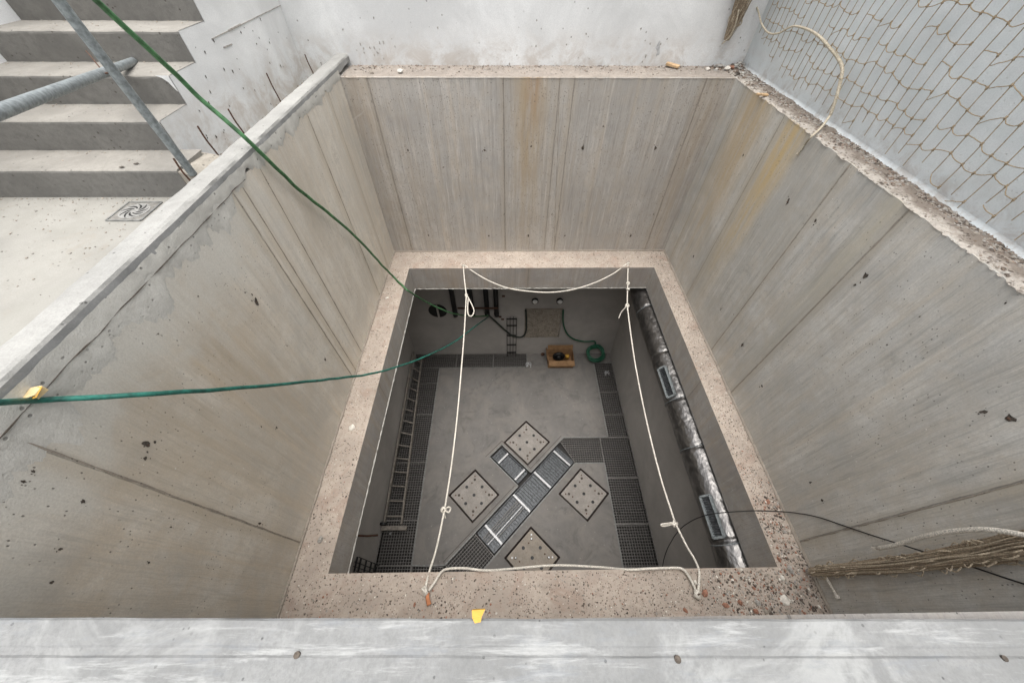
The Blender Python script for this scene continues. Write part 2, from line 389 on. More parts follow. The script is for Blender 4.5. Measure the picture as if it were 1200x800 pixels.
mb = MB().box((CX0-.4,CY0-.4,ZF-.3),(CX1+.4,CY1+.4,ZF-.16))
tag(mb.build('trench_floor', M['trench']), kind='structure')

# ------------------------------------------------------------------ pit walls
def grid(mb, o, a, b, na, nb, fn):
    """grid of points o + a*s + b*t displaced by fn(p) along the normal"""
    o = Vector(o); a = Vector(a); b = Vector(b); nr = a.cross(b).normalized(); vs = []
    for j in range(nb+1):
        for i in range(na+1):
            p = o + a*(i/na) + b*(j/nb); vs.append(p + nr*fn(p))
    return mb.add(vs, [(j*(na+1)+i, j*(na+1)+i+1, (j+1)*(na+1)+i+1, (j+1)*(na+1)+i) for j in range(nb) for i in range(na)])
def tie(mb, p, nrm, r, kind=0):
    """scar left by a formwork tie: an irregular dark pit with a raised rim"""
    nrm = Vector(nrm); a = nrm.orthogonal().normalized(); b = nrm.cross(a)
    n_ = 11; el = U(1.0, 1.9); vs = [p + nrm*.0015]
    for k in range(n_):
        t = 2*math.pi*k/n_; q = r*U(.45, 1.1)
        zz = b*math.sin(t)*q + a*math.cos(t)*q
        zz.z *= el
        vs.append(p + nrm*.002 + zz)
    return mb.add(vs, [(0, 1+k, 1+(k+1) % n_) for k in range(n_)])
def wall_thing(label, cat, box0, box1, mat, nrm, holes, plane, name='concrete_wall', group=None):
    o = empty(name, ((box0[0]+box1[0])/2, (box0[1]+box1[1])/2, box0[2]), label, cat, group)
    MB().box(box0, box1).build('wall_body', mat, o)
    for (u, v, r, k) in holes:
        p = P(u, v, **plane)
        r *= .78; m = MB(); tie(m, p, nrm, r)
        if k: m.mi = 1; m.rock(p + Vector(nrm)*.002 + Vector((0,0,-.004)), r*.45, .6)
        for q in range(random.randint(1,3)):
            m.mi = 0; off = Vector((U(-1,1),U(-1,1),U(-1.6,1.6)))*r*1.8; off -= Vector(nrm)*off.dot(Vector(nrm)); tie(m, p+off, nrm, r*U(.2,.4))
        m.build('tie_hole', [M['hole'], M['paleStone'] if k == 2 else M['rust']], o)
    return o
bk = wall_thing('back wall of the pit, board-marked concrete with brown streaks and rows of tie holes', 'pit wall',
    (XL-.115, YB, ZL), (XR+.0, YB+.43, ZT), M['backwall'], (0,-1,0),
    [(478,176,.020,0),(568,176,.020,1),(622.5,171.5,.022,1),(683,173,.026,1),(768,174,.020,1),(502,276,.016,0),(573,276,.018,1),(619,276,.018,0),
     (662,276,.018,0),(739,276,.018,1),(476,251,.011,2),(591,251,.012,2),(647,251,.012,2),(766,251,.012,2),(707,148,.010,0),(520,196,.008,0)], dict(Y=YB))
rt = wall_thing('right wall of the pit, grey board-marked concrete with ochre streaks toward the back corner', 'pit wall',
    (XR, -.35, ZL), (XR+.35, YB+.45, ZT-.001), M['rightwall'], (-1,0,0),
    [(871,182,.018,0),(923.5,236,.020,1),(956,259,.018,0),(1015,323,.026,0),(845,362,.016,2),(870,404,.020,1),(893,452,.018,0),(1184,490,.028,1),(1153,482,.014,0),
     (813,300,.016,0),(964,586,.016,0),(950,565,.012,0),(1002,334,.012,0),(860,368,.012,2),(1040,404,.006,0),(1078,371,.006,0),(1179,355,.006,0)], dict(X=XR))
lf = wall_thing('left wall of the pit, warm beige concrete under the curb by the stairs', 'pit wall',
    (XL-.115, -.35, ZL), (XL, YB, ZT), M['leftwall'], (1,0,0),
    [(300,353,.026,1),(381,421,.018,1),(172,521,.020,1),(115,418,.009,0),(304,613,.016,1),(306,500,.010,0),(324,501,.012,2),(170,537,.012,0),(164,370,.008,0),
     (182,357,.007,0),(185,391,.007,0),(38,552,.008,0),(27,564,.008,0),(97,587,.010,0),(200,617,.007,0),(70,643,.009,0),(174,659,.007,0),(287,343,.008,2),(336,405,.007,2),
     (60,682,.007,0),(232,347,.006,0),(131,392,.007,0)], dict(X=XL))
nr = wall_thing('near wall of the pit, hidden below the curb in front', 'pit wall',
    (XL, -.35, ZL), (XR, 0.0, ZT-.02), M['nearwall'], (0,1,0), [], {})
# raised fins of grout where the shuttering boards met
def fin(parent, a, b, nrm, r=.004):
    a = Vector(a); b = Vector(b); nrm = Vector(nrm); pts = []; N_ = 60
    for i in range(N_+1):
        p = a.lerp(b, i/N_); p = p + nrm*.0005
        p += nrm.cross(Vector((0,0,1)))*(.003*noise.noise(Vector((p.z*7, p.x*3+p.y, 0))))
        pts.append(p)
    m = MB().tube(pts, r, 5, True, lambda t: r*max(.15, 1 + 1.6*noise.noise(Vector((t*30, a.x+a.y, 3)))))
    return m.build('formwork_ridge', M['mortar_dk'], parent)
M['mortar_dk'] = plain('grout_ridge', (.34,.30,.25), (.24,.20,.16), .6, 8, .2, 60)
for x in (-1.42, -.035, 2.06): fin(bk, (x, YB, ZL), (x, YB, ZT), (0,-1,0), .0028)
fin(bk, (.545,YB,ZT), (.70,YB,ZL), (0,-1,0), .0025)
for y in (2.405, 1.84, .46): fin(rt, (XR, y, ZL), (XR, y, ZT), (-1,0,0), .0032)
for y in (.505, 2.07, 2.17, 2.42, 3.35): fin(lf, (XL, y, ZL), (XL, y, ZT-.03), (1,0,0), .0030)
# fillet of grout along the foot of the walls
for par, a, b, nn in ((lf,(XL+.006,0,ZL+.006),(XL+.006,YB,ZL+.006),(1,0,0)), (rt,(XR-.006,0,ZL+.006),(XR-.006,YB,ZL+.006),(-1,0,0)), (bk,(XL,YB-.006,ZL+.006),(XR,YB-.006,ZL+.006),(0,-1,0))):
    a = Vector(a); b = Vector(b)
    pts = [a.lerp(b,i/80)+Vector(nn)*.006*noise.noise(Vector((i*.37,a.x,2))) for i in range(81)]
    MB().tube(pts, .010, 6, True, lambda t: .012*(1+.5*noise.noise(Vector((t*40,a.x,0))))).build('grout_fillet', M['mortar_dk'], par)

def smear(par, name, y0, y1, ztop, zbot, rag, prd, mat, X=XL, sg=1, seed=0, n_=260):
    """thin skin of mortar on the wall plane X, with a ragged lower edge"""
    m = MB(); vs = []; rows = 5
    for i in range(n_+1):
        y = y0 + (y1-y0)*i/n_
        zt = ztop(y) + .006*noise.noise(Vector((y*14, seed, 1)))
        w = noise.fractal(Vector((y*4.5, seed, 0)), .7, 2.1, 7)
        zb = zbot(y) - rag*max(-1.0, w*1.6)
        zb = min(zb, zt-.003)
        for j in range(rows+1):
            t = j/rows
            th = prd*(1 - t**3)*(1+.5*noise.noise(Vector((y*20, t*4, seed)))) if j < rows else -.001
            vs.append((X + sg*max(th, .0006 if j < rows else -.001), y, zt + (zb-zt)*t))
    fs = [((i)*(rows+1)+j, (i+1)*(rows+1)+j, (i+1)*(rows+1)+j+1, i*(rows+1)+j+1) for i in range(n_) for j in range(rows)]
    return m.add(vs, fs).build(name, mat, par, True)
smear(lf, 'mortar_smear', -.02, 4.3, lambda y: ZT+.06, lambda y: ZT-.03-.05*max(0,1.7-y), .05, .007, M['mortar'], seed=3)
smear(lf, 'mortar_smear', -.02, 2.05, lambda y: ZT+.012, lambda y: ZT-.11-.05*max(0, 1.5-y), .10, .004, M['mortar'], seed=9)
fn = MB()
pts = [Vector((XL+.007+.003*noise.noise(Vector((i*.3,1,0))), .15+i*.03, ZT+.008*noise.noise(Vector((i*.21,0,5)))-.012)) for i in range(70)]
fn.tube(pts, .003, 5, True, lambda t: .0019*max(.15,1+1.9*noise.noise(Vector((t*25,8,0))))).build('crack', M['hole'], lf)

# curbs ------------------------------------------------------------
def curb(name, label, a, b, zt, zb, w_in, mat_top, mat_face, axis):
    pass
cu = empty('concrete_curb', (-1.75, 2.3, ZT), 'long pale curb with a grey inner face between the pit and the stairs', 'curb')
m = MB(); n_ = 200; rows = [(-.125,-.23),(-.125,-.005),(-.112,-.002),(-.06,.002),(-.020,.0),(-.005,-.005),(.002,-.018),(.003,-.062)]
vs = []
for i in range(n_+1):
    y = -.3 + (WB+.3)*i/n_
    for k,(dx,dz) in enumerate(rows):
        q = noise.fractal(Vector((y*6, k*.7, 4)), 1, 2, 4)
        vs.append((XL+dx+.006*q*(k>2), y, ZC+dz+.005*q - (.02*max(0,noise.noise(Vector((y*4,2,2)))) if k == 7 else 0)))
c_ = len(rows)
for i in range(n_):
    for k in range(c_-1):
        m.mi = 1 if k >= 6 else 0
        m.add([], []); m.f.append((i*c_+k,(i+1)*c_+k,(i+1)*c_+k+1,i*c_+k+1)); m.m.append(m.mi)
m.v = vs
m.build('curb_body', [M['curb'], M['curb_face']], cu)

nc = empty('concrete_curb', (.3, -.1, 0), 'whitish curb with drilled holes along the bottom of the view', 'curb')
m = MB(); prof = [(.001,-.10),(.001,-.004),(-.003,0),(-.044,0),(-.048,-.003),(-.060,-.0035),(-.064,0),(-.15,.002),(-.152,-.23)]
n_ = 160; vs = []; sl = -.04/3.0
for i in range(n_+1):
    x = XL-.6 + (XR-XL+.9)*i/n_
    for k,(dy,dz) in enumerate(prof):
        q = noise.fractal(Vector((x*7, k*.5, 9)), 1, 2, 4)
        vs.append((x, dy + sl*x*1.0 + .0012*q, ZC+dz+.0012*q))
c_ = len(prof)
m.v = vs
for i in range(n_):
    for k in range(c_-1): m.f.append((i*c_+k,i*c_+k+1,(i+1)*c_+k+1,(i+1)*c_+k)); m.m.append(0)
def curb_w(n, c):
    k = n.ramp(n.noise(n.scale((.55,5,1)), 7.0, 8, .74, .3), .50, .66)
    c = n.mix(n.math('MULTIPLY', k, .7), c, (.36,.365,.355))
    k = n.ramp(n.noise(n.co, 2.3, 6, .7, 1.2), .52, .66)
    c = n.mix(n.math('MULTIPLY', k, .5), c, (.34,.345,.335))
    k = n.ramp(n.noise(n.scale((1,1,1)), 60, 5, .75), .5, .72)
    c = n.mix(n.math('MULTIPLY', k, .4), c, (.20,.205,.21))
    k2 = n.ramp(n.noise(n.scale((2,9,1)), 3.5, 6, .7), .52, .68)
    return n.mix(n.math('MULTIPLY', k2, .5), c, (.18,.19,.20))
M['nearcurb'] = plain('washed_curb_concrete', (.208,.21,.205), (.16,.163,.16), .6, 5, .05, 90, .85, .4, .002, None, curb_w)
m.build('curb_body', M['nearcurb'], nc)
for (u, v, r) in ((348,767,.0042),(794,772,.0046),(1177,771,.0036)):
    p = P(u, v, h=.985); mm = MB().disc(p - Vector((0,0,.004)), (0,0,1), r*1.5, .0062, 14)
    mm.build('drilled_hole', M['hole'], nc)

# white walls ------------------------------------------------------
w = empty('plastered_wall', (0, WB+.1, 0), 'long white plastered wall behind the back ledge of the pit', 'white wall')
MB().box((-3.9, WB, -.3), (WR+.3, WB+.3, 2.6)).build('wall_body', M['white'], w)
m = MB()
for k in range(26):
    u, v = random.choice([(431,60),(440,66),(770,52),(600,70),(550,58),(690,68),(760,72),(453,58)]); p = P(u+U(-14,14), v+U(-8,6), Y=WB)
    tie(m, p, (0,-1,0), U(.004,.011))
for (u,v) in ((402,35),(438,21),(513,33),(628,54),(629,24),(687,40),(751,34),(757,38)): tie(m, P(u,v,Y=WB), (0,-1,0), .009)
m.build('stain_specks', M['stone'], w)
m = MB(); tie(m, P(771,55,Y=WB), (0,-1,0), .03); tie(m, P(771,62,Y=WB), (0,-1,0), .02); m.build('drip_stain', simple('grey_drip', (.42,.42,.42), .9), w)
w = empty('plastered_wall', (WR+.1, 2, 0), 'pale bluish white wall behind the hanging net on the right', 'white wall')
m = MB(); m.box((WR, -.6, -.3), (WR+.3, WB, 2.6))
m.build('wall_body', M['white_right'], w)
m = MB(); vs = []
for i in range(61):
    y = -.3 + (WB+.3)*i/60
    for k in range(6):
        a = k/5*math.pi/2; vs.append((WR-.002-.028*(1-math.sin(a)), y, ZT+.003+.028*(1-math.cos(a))))
m.add(vs, [(i*6+k,(i+1)*6+k,(i+1)*6+k+1,i*6+k+1) for i in range(60) for k in range(5)])
m.build('cove_fillet', M['white_right'], w, True)
w = empty('plastered_wall', (-2.3, 3.2, 0), 'white speckled stringer wall under the right side of the stairs', 'white wall')
ys = [2.205, 2.49, 2.795, 3.11, 3.435, 3.755, 4.075, 4.395, WB-.002]
zs = [0.175, .349, .51, .677, .85, 1.02, 1.19, 1.36]
m = MB()
for i, z in enumerate(zs):
    y0, y1 = ys[i], ys[i+1]
    if i == 0: continue
    m.box((-2.33, y0+.008, -.0), (-2.2065, y1+.008 if y1 < WB-.1 else y1, z-.003))
m.build('wall_body', M['white'], w)
m = MB()
for k in range(46):
    u = U(215,345); v = U(20,170)
    p = P(u,v,X=-2.206)
    if 2.5 < p.y < 4.68 and p.z > .02 and p.z < .12+.52*(p.y-2.3): tie(m, p, (1,0,0), U(.003,.010))
m.build('stain_specks', M['hole'], w)
m = MB()
m.bar(P(248,46,X=-2.2045), P(336,3,X=-2.2045), .004, .005, (0,0,1)); m.bar(P(268,36,X=-2.204), P(282,29,X=-2.204), .008, .012, (0,0,1)); m.bar(P(262,56,X=-2.204), P(272,52,X=-2.204), .004, .008, (0,0,1))
m.build('scratch', M['stone'], w)
w = empty('plastered_wall', (-3.6, 3, 0), 'white wall at the left end of the stair treads', 'white wall')
MB().box((-3.8, 1.5, -.3), (-3.515, WB, 2.0)).build('wall_body', M['white'], w)

# stairs -----------------------------------------------------------
st = empty('staircase', (-2.86, 2.205, 0), 'bare concrete stairs with dark risers and dusty beige treads', 'stairs')
for i, z in enumerate(zs):
    y0, y1 = ys[i], ys[i+1]; xr = -2.205 if i else -2.06
    zb = zs[i-1] if i else 0
    m = MB(); n_ = 60; prof = [(0, zb-.01),(0, z-.016),(.003,z-.006),(.010,z-.001),(.03,z),(y1-y0+.012, z)]
    vs = []
    for k in range(n_+1):
        x = -3.52 + (xr+3.52)*k/n_
        tcut = max(0, (x-(xr-.06))/.06)
        for j,(dy,zz) in enumerate(prof):
            q = noise.fractal(Vector((x*9, i*3.3+j*.4, 1)), 1, 2, 4)
            cut = 0
            vs.append((x, y0+dy+.0025*q*(0<j<5), zz+.0025*q*(j>0) - cut))
    c_ = len(prof); m.v = vs
    for k in range(n_):
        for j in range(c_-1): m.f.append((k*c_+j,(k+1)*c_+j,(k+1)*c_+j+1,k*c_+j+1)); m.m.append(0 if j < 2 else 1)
    e = n_*c_
    if not i: m.f.append(tuple(e+j for j in range(c_))); m.m.append(1)
    if i:   # end face closes down to the tread below
        pass
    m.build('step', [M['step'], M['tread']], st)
for i in (1,2):
    m = MB(); yy = ys[i]-.0035; z = zs[i]; x = -2.2035
    m.add([(x,yy,z+.001),(x-.085,yy,z+.001),(x-.05,yy-.001,z-.012),(x-.025,yy-.001,z-.035),(x-.008,yy,z-.08),(x,yy,z-.09)],[(0,1,2,3,4,5)])
    m.build('plaster_patch', M['white'], st)
# the wedge that ends the lowest step beside the curb
m = MB(); z0 = zs[0]
m.add([(-2.06,2.21,0),(-1.80,2.30,0),(-1.80,2.52,0),(-2.21,2.52,0),(-2.06,2.21,z0-.012),(-1.99,2.40,z0-.05),(-2.0,2.52,z0-.04),(-2.21,2.52,z0-.004),(-1.80,2.36,.03),(-1.80,2.52,.03)],
      [(0,1,8,5,4),(4,5,6,7),(5,8,9,6),(1,2,9,8)])
m.build('step_end', plain('step_end_concrete', (.36,.33,.28), (.25,.22,.18), .6, 6, .2, 40), st)
for (u,v) in ((143,196),(160,192)): m = MB(); tie(m, P(u,v,h=1.21-.178), (0,0,1), .016); m.build('scuff', M['hole'], st)

# drain ------------------------------------------------------------
dc = P(159, 248, h=1.21); dc = Vector((-2.34, 2.03, 0))
dr = empty('floor_drain', dc, 'square floor drain with a swirl grate at the foot of the stairs', 'drain')
m = MB(); hw = .105
for a, b in (((-1,-1),(1,-1)),((1,-1),(1,1)),((1,1),(-1,1)),((-1,1),(-1,-1))):
    m.bar(dc+Vector((a[0]*hw,a[1]*hw,.003)), dc+Vector((b[0]*hw,b[1]*hw,.003)), .010, .008)
m.build('drain_frame', M['edging'], dr)
MB().box(dc+Vector((-hw+.006,-hw+.006,-.002)), dc+Vector((hw-.006,hw-.006,.004))).build('drain_plate', simple('drain_plate_grey', (.23,.22,.20), .5, .2), dr)
MB().disc(dc+Vector((0,0,.0045)), (0,0,1), .086, .002, 32).build('drain_cup', simple('drain_cup_grey', (.30,.295,.28), .5, .2), dr)
m = MB()
for k in range(9):
    a0 = 2*math.pi*k/9; pts = []
    for j in range(9):
        t = j/8; rr = .022 + .056*t; a = a0 + 1.15*t
        pts.append((rr*math.cos(a), rr*math.sin(a), .0075, .004 + .0085*math.sin(math.pi*min(1,t*1.05))))
    vs = []
    for j,(x,y,z,wd) in enumerate(pts):
        nx, ny = -y, x; l = math.hypot(nx,ny)
        vs += [dc+Vector((x+nx/l*wd, y+ny/l*wd, z)), dc+Vector((x-nx/l*wd*.3, y-ny/l*wd*.3, z))]
    m.add(vs, [(2*j,2*j+1,2*j+3,2*j+2) for j in range(8)])
m.build('drain_slots', M['black'], dr)

# rebars -----------------------------------------------------------
REB = 'rusty rebar stubs beside the curb'
for k, ((u0,v0),(u1,v1),X_, lab) in enumerate([((253,179),(231,148),-2.0,'rusty rebar stub nearest the stairs, leaning out beside the curb'),
      ((284,154),(267,128),-2.0,'rusty rebar stub just right of the green hose'),
      ((327,116),(312,86),-2.02,'rusty rebar stub alone in the middle of the white stringer foot'),
      ((365,82),(357,64),-1.98,'short rusty rebar stub close to the far end of the curb'),
      ((221,210),(203,186),-2.0,'bent rusty stub at the chipped corner of the lowest step')]):
    a = P(u0,v0,X=X_); b = P(u1,v1,X=X_); ax = (b-a).normalized()
    a = a - ax*.07
    e = empty('rebar', a, lab, 'rebar')
    pts = [a.lerp(b, i/24) + Vector((0,.004*math.sin(i*.3),0)) for i in range(25)]
    MB().tube(pts, .0062, 8, True, lambda t: .0050*(1+.14*(int(t*24)%2))).build('rebar_rod', M['rust'], e)
# dirt between stringer and curb
m = MB()
for k in range(520):
    y = U(2.2, WB); m.rock((U(-2.20,-1.83), y, U(.0,.02)), random.choice([.006,.009,.013,.02]), .6)
tag(m.build('dirt_strip', M['mortar_dk']), 'loose brown dirt along the foot of the white stringer wall', 'dirt', kind='stuff')

m = MB()
for k in range(900):
    if random.random() < .55:
        i = random.randrange(0, 7); y = ys[i] + U(.01, ys[i+1]-ys[i]-.01)**1.0; y = ys[i] + (ys[i+1]-ys[i])*(1-U(0,1)**2.2*.97); p = (U(-3.5,-2.23), y-.01, zs[i]+.001)
    else: p = (U(-3.4,-1.85), 2.19-1.3*U(0,1)**2.5, .002)
    m.mi = random.randrange(3); m.rock(p, random.choice([.002,.003,.003,.004,.006,.008]), .6)
tag(m.build('stair_grit', [M['mortar_dk'], M['mortar_dk'] , M['tread']]), 'fine grit and crumbs lying on the stair treads and landing', 'grit', kind='stuff')
# ------------------------------------------------------------------ back and right top ledges + rubble
def chunk(name, u, v, h, size, mat, label, cat, group=None, flat=.6, lift=None):
    p = P(u, v, h=h); p.z = HC - h + size*flat*.35
    p.y = min(p.y, WB-size*1.05)
    m = MB(); m.rock(p - Vector(p), size, flat)
    o = m.build(name, mat); o.location = p
    return tag(o, label, cat, group)
def scatter(fn, n_, name, mats, label, cat):
    m = MB()
    for k in range(n_):
        p, s_ = fn()
        if p is None: continue
        m.mi = random.choices(range(len(mats)), weights=[1.0]*len(mats))[0]
        m.rock(p, s_, .55)
    return tag(m.build(name, mats), label, cat, kind='stuff')
def f_back():
    x = U(XL, XR+.1); q = 1-abs(U(0,1)*U(0,1)); y = 4.32 + q*.39
    return Vector((x, y, ZT+.002)), random.choice([.003,.004,.006,.008,.012,.017 if random.random() < .3 else .005])
scatter(f_back, 3000, 'ledge_rubble', [M['rubble'], M['dkstone'], M['mortar_dk'], M['stone']], 'crumbs of mortar along the foot of the white back wall', 'rubble')
def f_right():
    y = U(-.1, WB); x = XR+.012 + .21*U(0,1)**.8
    if noise.noise(Vector((x*11, y*4.3, 2))) < .12-(x-XR)*2.9+U(-.25,.2): return None, 0
    return Vector((x, y, ZT+.003)), random.choice([.004,.005,.006,.008,.010,.016])
scatter(f_right, 15000, 'ledge_rubble', [M['dkstone'], M['mortar_dk'], M['rubble'], M['stone']], 'dark crumbled debris on the ledge along the right wall top', 'rubble')
# plastered tops
def top_sheet(name, par, x0, x1, y0, y1, z, mat, amp, nx, ny, seed):
    m = MB()
    vs = []
    for j in range(ny+1):
        for i in range(nx+1):
            x = x0+(x1-x0)*i/nx; y = y0+(y1-y0)*j/ny
            q = noise.fractal(Vector((x*8, y*8, seed)), 1, 2, 5)
            ex = .016*noise.noise(Vector((y*9,seed,7)))+.016*noise.noise(Vector((y*45,seed,7))) if (x1-x0) < 1 and i == 0 else 0
            ey = .006*noise.noise(Vector((x*16,seed,7))) if (x1-x0) > 1 and j == 0 else 0
            edge = (i == 0) if (x1-x0) < 1 else (j == 0)
            vs.append((x+ex, y+ey, z + (amp*max(0,.35+q) if not edge else -.006)))
    m.add(vs, [(j*(nx+1)+i, j*(nx+1)+i+1, (j+1)*(nx+1)+i+1, (j+1)*(nx+1)+i) for j in range(ny) for i in range(nx)])
    return m.build(name, mat, par)
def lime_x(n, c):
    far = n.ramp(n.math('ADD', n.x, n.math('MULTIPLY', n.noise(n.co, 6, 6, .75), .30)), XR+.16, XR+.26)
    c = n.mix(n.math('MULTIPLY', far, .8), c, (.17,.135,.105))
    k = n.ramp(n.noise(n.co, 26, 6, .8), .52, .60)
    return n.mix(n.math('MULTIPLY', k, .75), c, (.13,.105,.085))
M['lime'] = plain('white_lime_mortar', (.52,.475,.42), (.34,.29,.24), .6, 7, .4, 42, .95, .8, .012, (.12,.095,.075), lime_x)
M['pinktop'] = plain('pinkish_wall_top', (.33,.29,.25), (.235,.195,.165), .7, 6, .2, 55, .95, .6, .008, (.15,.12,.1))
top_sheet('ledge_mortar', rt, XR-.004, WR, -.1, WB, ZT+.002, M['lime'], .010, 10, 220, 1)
top_sheet('ledge_mortar', bk, XL+.01, XR-.01, YB-.004, WB, ZT+.001, M['pinktop'], .006, 200, 12, 5)
# big pieces
m = MB()
for k in range(420):
    a = abs(random.gauss(0,.16)); b = abs(random.gauss(0,.07))
    if random.random() < .5: x, y = WR-.03-a, WB-.03-b
    else: x, y = WR-.03-b, WB-.03-a*1.6
    m.mi = random.randrange(4); m.rock((x, y, ZT+.004+max(0,.05-.3*(a+b))*U(0,1)), random.choice([.008,.012,.018,.026]), .6)
tag(m.build('rubble_heap', [M['dkstone'],M['stone'],M['rubble'],M['mortar']]), 'small heap of dark rubble in the back right corner of the pit top', 'rubble', kind='stuff')
BRK = 'brick fragments lying on the pit ledge'
chunk('rock', 841, 79, 1.08, .055, M['stone'], 'grey lump of mortar in the back right corner', 'stone')
chunk('rock', 829, 82, 1.08, .035, M['paleStone'], 'pale lump left of the grey mortar lump in the back corner', 'stone')
chunk('brick_fragment', 857, 80, 1.07, .042, M['brick'], 'red brick fragment in the back right corner of the pit top', 'brick fragment')
chunk('rock', 852, 81, 1.07, .040, M['paleStone'], 'whitish chip just below the red brick fragment in the corner', 'stone')
chunk('rock', 469, 84, 1.07, .042, M['mortar'], 'flat round stone on the back ledge near the curb', 'stone')
chunk('rock', 436, 86, 1.08, .030, M['mortar_dk'], 'brown lump on the back ledge left of the flat stone', 'stone')
chunk('rock', 865, 86, 1.07, .030, M['dkstone'], 'dark clod on the right ledge beside the corner', 'clod')
def plank(u, v, h, L, W, T, ang, label, mat=None):
    p = P(u, v, h=h); p.z = HC-h+T/2
    m = MB().box((-L/2,-W/2,-T/2),(L/2,W/2,T/2)); o = m.build('wood_offcut', mat or M['wood'], None, False, .003)
    o.location = p; o.rotation_euler = (.05,.08,R(ang)); return tag(o, label, 'wood')
plank(788, 78, 1.07, .14, .055, .022, -35, 'light wood offcut on the back ledge by the white wall')
plank(893, 112, 1.07, .11, .035, .015, 10, 'small wood splinter on the right ledge near the corner')

# ------------------------------------------------------------------ ledge slab
sl_ = empty('ledge_slab', (.35, 2.1, ZS), 'dusty pinkish concrete ledge slab framing the opening into the chamber', 'slab')
m = MB(); o_ = holed('slab_top', [(CX0-.4,CY0-.4),(CX1+.4,CY0-.4),(CX1+.4,CY1+.4),(CX0-.4,CY1+.4)], [[(OX0,OY0),(OX1,OY0),(OX1,OY1),(OX0,OY1)]], ZL, .001, M['ledge'])
o_.parent = sl_; o_.matrix_parent_inverse = Matrix.Translation(sl_.location).inverted()
def rim(a, b, mat, seed):
    a = Vector(a); b = Vector(b); m = MB(); n_ = 120; vs = []
    nn = -Vector((0,0,1)).cross(b-a).normalized()
    for i in range(n_+1):
        p = a.lerp(b, i/n_); q = noise.noise(Vector((i*.35, seed, 0))); q2 = noise.noise(Vector((i*.8, seed, 5)))
        q3 = max(0, noise.noise(Vector((i*.19, seed, 9)))-.25)
        vs += [p+Vector((0,0,0)), p + nn*.003*q + Vector((0,0,-.012)), p+nn*.001*q2+Vector((0,0,-.2)), p+nn*.003*q2+Vector((0,0,ZS-ZL+.01+.014*abs(q)+.04*q3)), p-nn*.03+Vector((0,0,ZS-ZL))]
    m.add(vs, [(i*5+k,(i+1)*5+k,(i+1)*5+k+1,i*5+k+1) for i in range(n_) for k in range(4)])
    return m.build('slab_edge', mat, sl_)
rim((OX0,OY1,ZL),(OX1,OY1,ZL), M['soffit'], 1); rim((OX1,OY1,ZL),(OX1,OY0,ZL), M['soffit_side'], 2)
rim((OX1,OY0,ZL),(OX0,OY0,ZL), M['soffit'], 3); rim((OX0,OY0,ZL),(OX0,OY1,ZL), M['soffit_side'], 4)
m = MB()
for a, b in (((CX0-.4,CY0-.4),(OX0-.001,CY1+.4)),((OX1+.001,CY0-.4),(CX1+.4,CY1+.4)),((OX0-.001,CY0-.4),(OX1+.001,OY0-.001)),((OX0-.001,OY1+.001),(OX1+.001,CY1+.4))):
    m.add([(a[0],a[1],ZS),(b[0],a[1],ZS),(b[0],b[1],ZS),(a[0],b[1],ZS)], [(0,3,2,1)])
m.build('soffit', M['chwall'], sl_)
for a, b, sd in (((OX0+.004,OY1,ZS+.006),(OX0+.004,OY0,ZS+.006),1),((OX0,OY1-.004,ZS+.004),(OX1,OY1-.004,ZS+.004),2)):
    a = Vector(a); b = Vector(b)
    MB().tube([a.lerp(b,i/200)+Vector((0,0,.010*noise.noise(Vector((i*.5,sd,0))))) for i in range(201)], .005, 5, True, lambda t: .0055*max(.25,1+1.5*noise.noise(Vector((t*70,sd,4))))).build('edge_burr', M['mortar'], sl_)
def onledge(x, y): return (XL+.01 < x < XR-.01 and .0 < y < YB-.01) and not (OX0-.01 < x < OX1+.01 and OY0-.01 < y < OY1+.01)
def f_ledge():
    for _ in range(20):
        x, y = U(XL, XR), U(0, YB)
        if not onledge(x, y): continue
        d = math.hypot((x-2.3)/.9, (y-.25)/.7)           # heap in the near right corner
        pr = .25 + 1.0*math.exp(-d*d) + (.18 if y < OY0 else 0) + (.22 if x > OX1 else 0)
        if random.random() < pr: break
    else: return None, 0
    s_ = random.choice([.003,.003,.004,.004,.005,.006,.007,.009]); 
    if d < .8: s_ *= 1.5
    return Vector((x, y, ZL+s_*.25)), s_
m = MB(); LM = [M['dkstone'], M['stone'], M['mortar_dk'], M['brick'], M['paleStone']]
for k in range(10000):
    p, s_ = f_ledge()
    if p is None: continue
    near = p.x > 1.6 and p.y < 1.3
    m.mi = random.choices(range(5), weights=[5,1.6,5,2.2 if near else .5,1.0])[0]; m.rock(p, s_, .55)
tag(m.build('ledge_gravel', LM), 'fine gravel and brick crumbs strewn over the ledge round the opening', 'gravel', kind='stuff')
for (u,v,s_,mt,lab) in [(826,695,.030,'brick','narrow brick fragment right beside the rope knot on the near ledge'),
     (850,709,.028,'brick','brown brick fragment in the middle of the near ledge debris, left of a second one'),
     (867,706,.032,'brick','largest orange brick fragment among the near ledge debris'),
     (885,716,.034,'brick','jagged brick fragment touching the near curb line'),
     (803,715,.024,'brick','small brick chip on the near ledge below the right rope knot'),
     (486,708,.018,'brick','small dull red chip left of the left rope knot'),
     (900,588,.024,'brick','brick chip on the right ledge level with the black cable'),
     (912,655,.030,'brick','brick fragment at the inner corner of the near and right ledge')]:
    chunk('brick_fragment', u, v, 3.217, s_, M[mt], lab, 'brick fragment')
